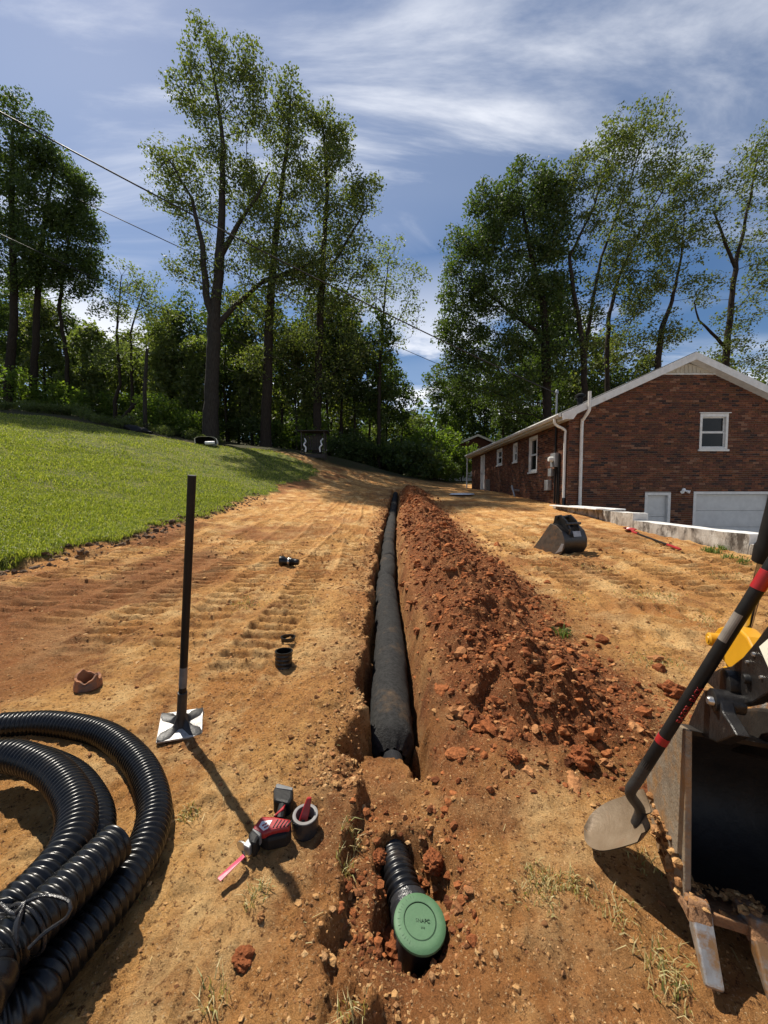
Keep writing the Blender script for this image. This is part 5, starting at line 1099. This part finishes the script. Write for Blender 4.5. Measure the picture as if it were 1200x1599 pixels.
    plate('stick', [(1184,1012),(1200,965),(1230,880),(1330,780),(1420,780),(1360,960),(1290,1060),(1220,1060)], .17, .12, 'machine_yellow', .01)
    plate('stick_underside', [(1166,1112),(1176,1096),(1260,1090),(1330,1120),(1330,1165),(1230,1150)], .20, .10, 'rust_and_stick_shade', .01)  # yellow stick in shadow: its shade is put into this brown colour
    plate('shadow_block', [(1116,1128),(1140,1108),(1180,1104),(1330,1120),(1330,1230),(1128,1170)], .19, .16, 'bucket_dark', .01)  # dark block added in place of the black shadow between the ears
    a, b = onp(1152, 1030, .24), onp(1193, 878, .24); d = (b-a).normalized(); MB().tube([a, b+d*.02], .0135, 16).build('ram_rod', 'chrome', root, smooth=40); MB().lathe([(.02, 0), (.028, .004), (.030, .05), (.026, .06), (.027, .4)], b, d, 22).build('ram_barrel', 'black_matte', root, smooth=40)
    MB().tube([a-d*.03, a+d*.06], .024, 14).build('ram_eye', 'machine_black', root, smooth=40)
    # boom leading out of view
    e = onp(1375, 820, .23); MB().tube([e, e+Vector((.8, .35, .5)), e+Vector((1.7, .7, .1)), e+Vector((2.2, .9, -.55))], [.09, .11, .13, .14], 4).build('boom', 'machine_yellow', root, bevel=.01)
    tr = e+Vector((2.5, 1.0, 0)); gz = hs(tr.x, tr.y)
    for s in (-.5, .5): MB().box((tr.x, tr.y+s, gz+.22), (1.6, .28, .42)).build('track', 'black_matte', root, bevel=.12)
    MB().box((tr.x+.2, tr.y, gz+.85), (1.3, 1.1, .75)).build('cab_base', 'machine_yellow', root, bevel=.08)
build_excavator()

def build_spade():
    p0 = atc(986, 1234, 1.16); p1 = atc(1200, 893, .93); d = (p1-p0).normalized(); top = p0+d*1.18
    tipg = hit(926, 1312); root = empty('round_point_shovel', tipg, 'black-handled shovel with red bands leaning on the excavator bucket', 'shovel')
    neck = atc(1000, 1265, 1.19)
    MB().tube(spline([neck+Vector((-.004, .01, -.055)), neck, p0+Vector((.0, .003, -.012)), p0+d*.05, p0+d*.12], .01), .0150, 18).build('socket', 'black_iron', root, smooth=50)
    MB().tube([p0+d*.1, p0+d*.30, p0+d*.42, top], [.0150, .0150, .0150, .0145], 20).build('shaft', 'black_matte', root, smooth=50)
    def band(t0, t1, m, nm, r=.0158): return MB().lathe([(r-.002, 0), (r, .001), (r, t1-t0-.001), (r-.002, t1-t0)], p0+d*t0, d, 24).build(nm, m, root, smooth=40)
    def tof(px, py):
        e = Vector(ray(px, py)).normalized(); o = Vector((0, 0, CH)); n = d.cross(e); w = p0-o; return -(w.cross(e)).dot(n)/n.dot(n)*-1 if False else (e.dot(w)*d.dot(e)-d.dot(w))/(1-d.dot(e)**2)
    t = tof(1036, 1156); band(t-.012, t+.014, 'red_plastic', 'red_band'); t2 = tof(1192, 908); band(t2-.022, t2+.03, 'red_plastic', 'red_band')
    # paper label and lettering on the camera side of the shaft
    t3a, t3b = tof(1138, 1004), tof(1166, 962); mid = p0+d*((t3a+t3b)/2); v = (Vector((0, 0, CH))-mid).normalized(); v = (v-d*v.dot(d)).normalized(); s = d.cross(v); vs = []
    for tt in (t3a, t3b):
        for k in range(7): a = R(-78+k*16); vs.append(p0+d*tt + (v*math.cos(a)+s*math.sin(a))*.0154)
    m = MB(); m.add(vs, [(k, k+1, 8+k, 7+k) for k in range(6)]); m.build('paper_label', 'paper', root)
    t4 = tof(1071, 1095); mid = p0+d*t4; v = (Vector((0, 0, CH))-mid).normalized(); v = (v-d*v.dot(d)).normalized(); s = d.cross(v); vv = (v-s*-.55 if False else (v*.8+s*.6)).normalized()
    for i, ch in enumerate('RAZOR-BACK'): text_part(ch, .019, .0006, frame(p0+d*(t4+(i-4.5)*.0125)+vv*.0149, d, vv.cross(d)), 'red_plastic', root, 'letter')
    # blade: a dished sheet from the socket to the point
    bc = neck+Vector((.004, .0, -.03)); dirL = (Vector((tipg.x, tipg.y, tipg.z+.012))-bc); L = dirL.length; dirL.normalize(); side_ = Vector((.50, .85, .12)); side_ = (side_-dirL*side_.dot(dirL)).normalized(); nrm = dirL.cross(side_).normalized(); nrm = nrm if nrm.z > 0 else -nrm
    nu, nv = 18, 14; vs = []
    for lay in (0, 1):
        for i in range(nu+1):
            u = i/nu; wdt = .090*min(1, (u*5+.75))*math.sqrt(max(0, 1-max(0, (u-.5)/.5)**2.2)) + .001; ll = -.03+(L+.03)*u
            for j in range(nv+1):
                q = -1+2*j/nv; vs.append(bc+dirL*ll+side_*(q*wdt)+nrm*(.028*(q*q)*(1-.4*u)+.03*u*u-.012 + (.020*math.exp(-(q/.22)**2)*max(0, 1-u*2.2)) - .003*lay))
    K = nv+1; M_ = (nu+1)*K; fs = []
    for lay in (0, 1):
        for i in range(nu):
            for j in range(nv): q = [lay*M_+i*K+j, lay*M_+i*K+j+1, lay*M_+(i+1)*K+j+1, lay*M_+(i+1)*K+j]; fs.append(q if lay == 0 else q[::-1])
    m = MB(); m.add(vs, fs); m.build('blade', 'shovel_steel', root, smooth=60)
build_spade()

def build_small_bucket():
    p = hit(878, 868); S = Vector((.42, -.9, 0)).normalized(); W = Vector((.9, .42, 0)).normalized(); dep, wid = .62, .50; O = p - S*(dep-.05) - Vector((0, 0, .02))
    root = empty('spare_bucket', p, 'spare dark digging bucket resting on the yellow soil by the wall', 'bucket')
    prof = [(-.02, .015), (.2, .01), (.42, .0), (.54, .04), (.60, .14), (.60, .26), (.55, .38), (.45, .46), (.34, .48)]
    P = bucket_parts(root, O, S, W, wid, prof, ['machine_black', 'spare_side'])
    MB().prism([P(-.22, -.01, .012), P(.12, -.01, .012), P(.12, -.01, .035), P(-.22, -.01, .028)], W*(wid+.02)).build('cutting_lip', 'lip_sun_paint', root, bevel=.003, label='cutting lip with its sunlit shine painted pale')
    for w0 in (.12, .33): MB().prism([P(.28, w0, .44), P(.58, w0, .33), P(.59, w0, .42), P(.52, w0, .54), P(.42, w0, .62), P(.32, w0, .60)], W*.035).build('ear', 'machine_black', root, bevel=.008)
    MB().tube([P(.37, .09, .575), P(.37, .40, .575)], .026, 14).build('pin', 'machine_black', root, smooth=40); MB().tube([P(.55, .09, .49), P(.55, .40, .49)], .02, 14).build('pin', 'machine_black', root, smooth=40)
    MB().prism([P(.625, .18, .30), P(.60, .18, .38), P(.595, .18, .38), P(.62, .18, .30)], W*.16).build('decal', 'galvanised', root)
    for w0 in (-.004, wid-.01): MB().prism([P(.44, w0, .03), P(.57, w0, .09), P(.60, w0, .20), P(.56, w0, .20), P(.5, w0, .10)], W*.014).build('wear_plate', 'galvanised', root, bevel=.002)
build_small_bucket()

def build_red_shovel():
    a = hit(984, 831); b = hit(1063, 861); a.z += .03; b.z += .03; d = (b-a).normalized(); s = d.cross(Vector((0, 0, 1))).normalized(); root = empty('red_shovel', a, 'red-bladed shovel with dark shaft lying beside the whitewashed wall', 'shovel'); L = (b-a).length
    MB().tube([a+d*L*.14, a+d*L*.80], .017, 12).build('shaft', 'black_matte', root, smooth=40); MB().tube([a+d*L*.8, a+d*L*.98, b], [.021, .022, .016], 12).build('grip', 'red_plastic', root, smooth=40); MB().tube([a+d*L*.08, a+d*L*.2], [.03, .02], 12).build('ferrule', 'red_plastic', root, smooth=40)
    vs = []; w_ = [.0, .06, .10, .11, .11, .10, .04]; u_ = [-.24, -.2, -.12, 0, .06, .1, .14]
    for lay in (0, .004):
        for u, w in zip(u_, w_):
            for k in (-1, -.5, 0, .5, 1): vs.append(a+d*(u*1.05)+s*(w*k)+Vector((0, 0, .035*k*k+.01-lay)))
    fs = []
    for lay in (0, 1):
        for i in range(6):
            for j in range(4): o = lay*35+i*5+j; fs.append((o, o+1, o+6, o+5))
    m = MB(); m.add(vs, fs); m.build('blade', 'red_plastic', root, smooth=60)
build_red_shovel()

# ---------------------------------------------------------------- things at the top of the lawn
def build_swing():
    Y = 24.0; c = at(489, 713, Y); g = hs(c.x, Y); root = empty('garden_swing', (c.x, Y, g), 'dark wooden garden glider with curved white arms at the wood edge', 'garden swing'); w = .58; h = 1.55
    for sx in (-1, 1):
        for sy in (0, .75): MB().bb((c.x+sx*(w+.12)-.04, Y+sy-.04, g-.2), (c.x+sx*(w+.12)+.04, Y+sy+.04, g+h)).build('post', 'wood_dark', root)
        x = c.x+sx*w*.78; MB().tube(spline([(x+sx*.12, Y+.35, g+1.15), (x+sx*.02, Y+.15, g+.95), (x+sx*.10, Y-.02, g+.72), (x-sx*.02, Y-.05, g+.55), (x, Y-.03, g+.28)], .05), .045, 10).build('arm', 'white_plastic', root, smooth=60, label='curved white arm')
    MB().bb((c.x-w-.35, Y-.2, g+h), (c.x+w+.35, Y+.95, g+h+.05)).build('canopy', 'wood_dark', root)
    for i in range(8): MB().bb((c.x-w+.05+i*.135, Y+.42, g+.45), (c.x-w+.15+i*.135, Y+.46, g+1.35)).build('back_slat', 'wood_dark', root)
    for i in range(4): MB().bb((c.x-w, Y+i*.11, g+.42), (c.x+w, Y+i*.11+.09, g+.45)).build('seat_slat', 'wood_dark', root)
    MB().bb((c.x-w-.3, Y-.3, g-.1), (c.x+w+.2, Y-.22, g+.12)).build('foot_rail', 'wood_dark', root)
build_swing()
def build_tub():
    Y = 22.5; c = at(322, 701, Y); g = hs(c.x, Y); root = empty('white_tub', (c.x, Y, g), 'white plastic tub tipped over with its dark opening showing on the lawn', 'tub'); W2, H2, D2 = .62, .34, .5
    vs = []; n = 36
    for (k, yy, sh) in ((1, 0, 0), (1.06, -.02, 0), (1.02, .12, 0), (.8, D2, .0), (.6, D2+.05, 0)):
        for i in range(n):
            a = 2*math.pi*i/n; cx = math.copysign(abs(math.cos(a))**.6, math.cos(a)); sx = math.copysign(abs(math.sin(a))**.6, math.sin(a)); vs.append((c.x+W2*k*cx, Y+yy-.12*sx, g+.24+H2*.72*k*sx))
    fs = [(j*n+i, j*n+(i+1) % n, (j+1)*n+(i+1) % n, (j+1)*n+i) for j in range(4) for i in range(n)]+[list(range(4*n, 5*n))]; m = MB(); m.add(vs, fs); m.build('shell', 'white_plastic', root, smooth=50)
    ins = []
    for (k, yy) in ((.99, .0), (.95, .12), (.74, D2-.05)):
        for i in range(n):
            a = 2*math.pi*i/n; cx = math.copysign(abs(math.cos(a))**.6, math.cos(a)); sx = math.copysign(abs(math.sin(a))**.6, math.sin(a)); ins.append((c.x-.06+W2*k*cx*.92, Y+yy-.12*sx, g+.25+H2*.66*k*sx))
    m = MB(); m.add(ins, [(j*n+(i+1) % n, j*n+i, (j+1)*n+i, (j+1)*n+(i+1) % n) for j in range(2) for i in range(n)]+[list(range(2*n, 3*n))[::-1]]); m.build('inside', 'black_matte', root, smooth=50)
    f = MB(); f.tube(spline([(c.x+.1, Y-.25, g+.1), (c.x+.35, Y-.28, g+.1), (c.x+.6, Y-.2, g+.12)], .05), [.1]*50 if False else .1, 10); f.build('folded_sheet', 'white_plastic', root, smooth=60)
build_tub()
def build_tarp():
    Y = 23.2; a = at(196, 683, Y); b = at(238, 688, Y); pts = [a.lerp(b, k/24) for k in range(25)]; g = [hs(p.x, p.y) for p in pts]; V = []; n = 18
    for i, p in enumerate(pts):
        t = i/24; r = (.10+.24*math.sin(math.pi*min(1, t*1.15+.02))**.5*(1+.5*math.sin(t*9)*.3)*(1 if t < .87 else .8))
        for k in range(n): th = 2*math.pi*k/n; q = 1+.35*float(fbm(np.array([t*4]), np.array([k*.5]), 1, 3, 4)[0]); V.append((p.x, p.y+r*q*1.2*math.cos(th), g[i]+.06+r*q*.8*math.sin(th)))
    fs = [(i*n+k, i*n+(k+1) % n, (i+1)*n+(k+1) % n, (i+1)*n+k) for i in range(24) for k in range(n)]+[list(range(n))[::-1], list(range(24*n, 25*n))]
    m = MB(); m.add(V, fs); m.build('black_tarp_bundle', 'black_matte', None, tuple(pts[0]), 60, label='low black tarpaulin bundle lying at the foot of the grey post', cat='bundle')
build_tarp()
print('tris', sum(len(m.polygons) for m in bpy.data.meshes))
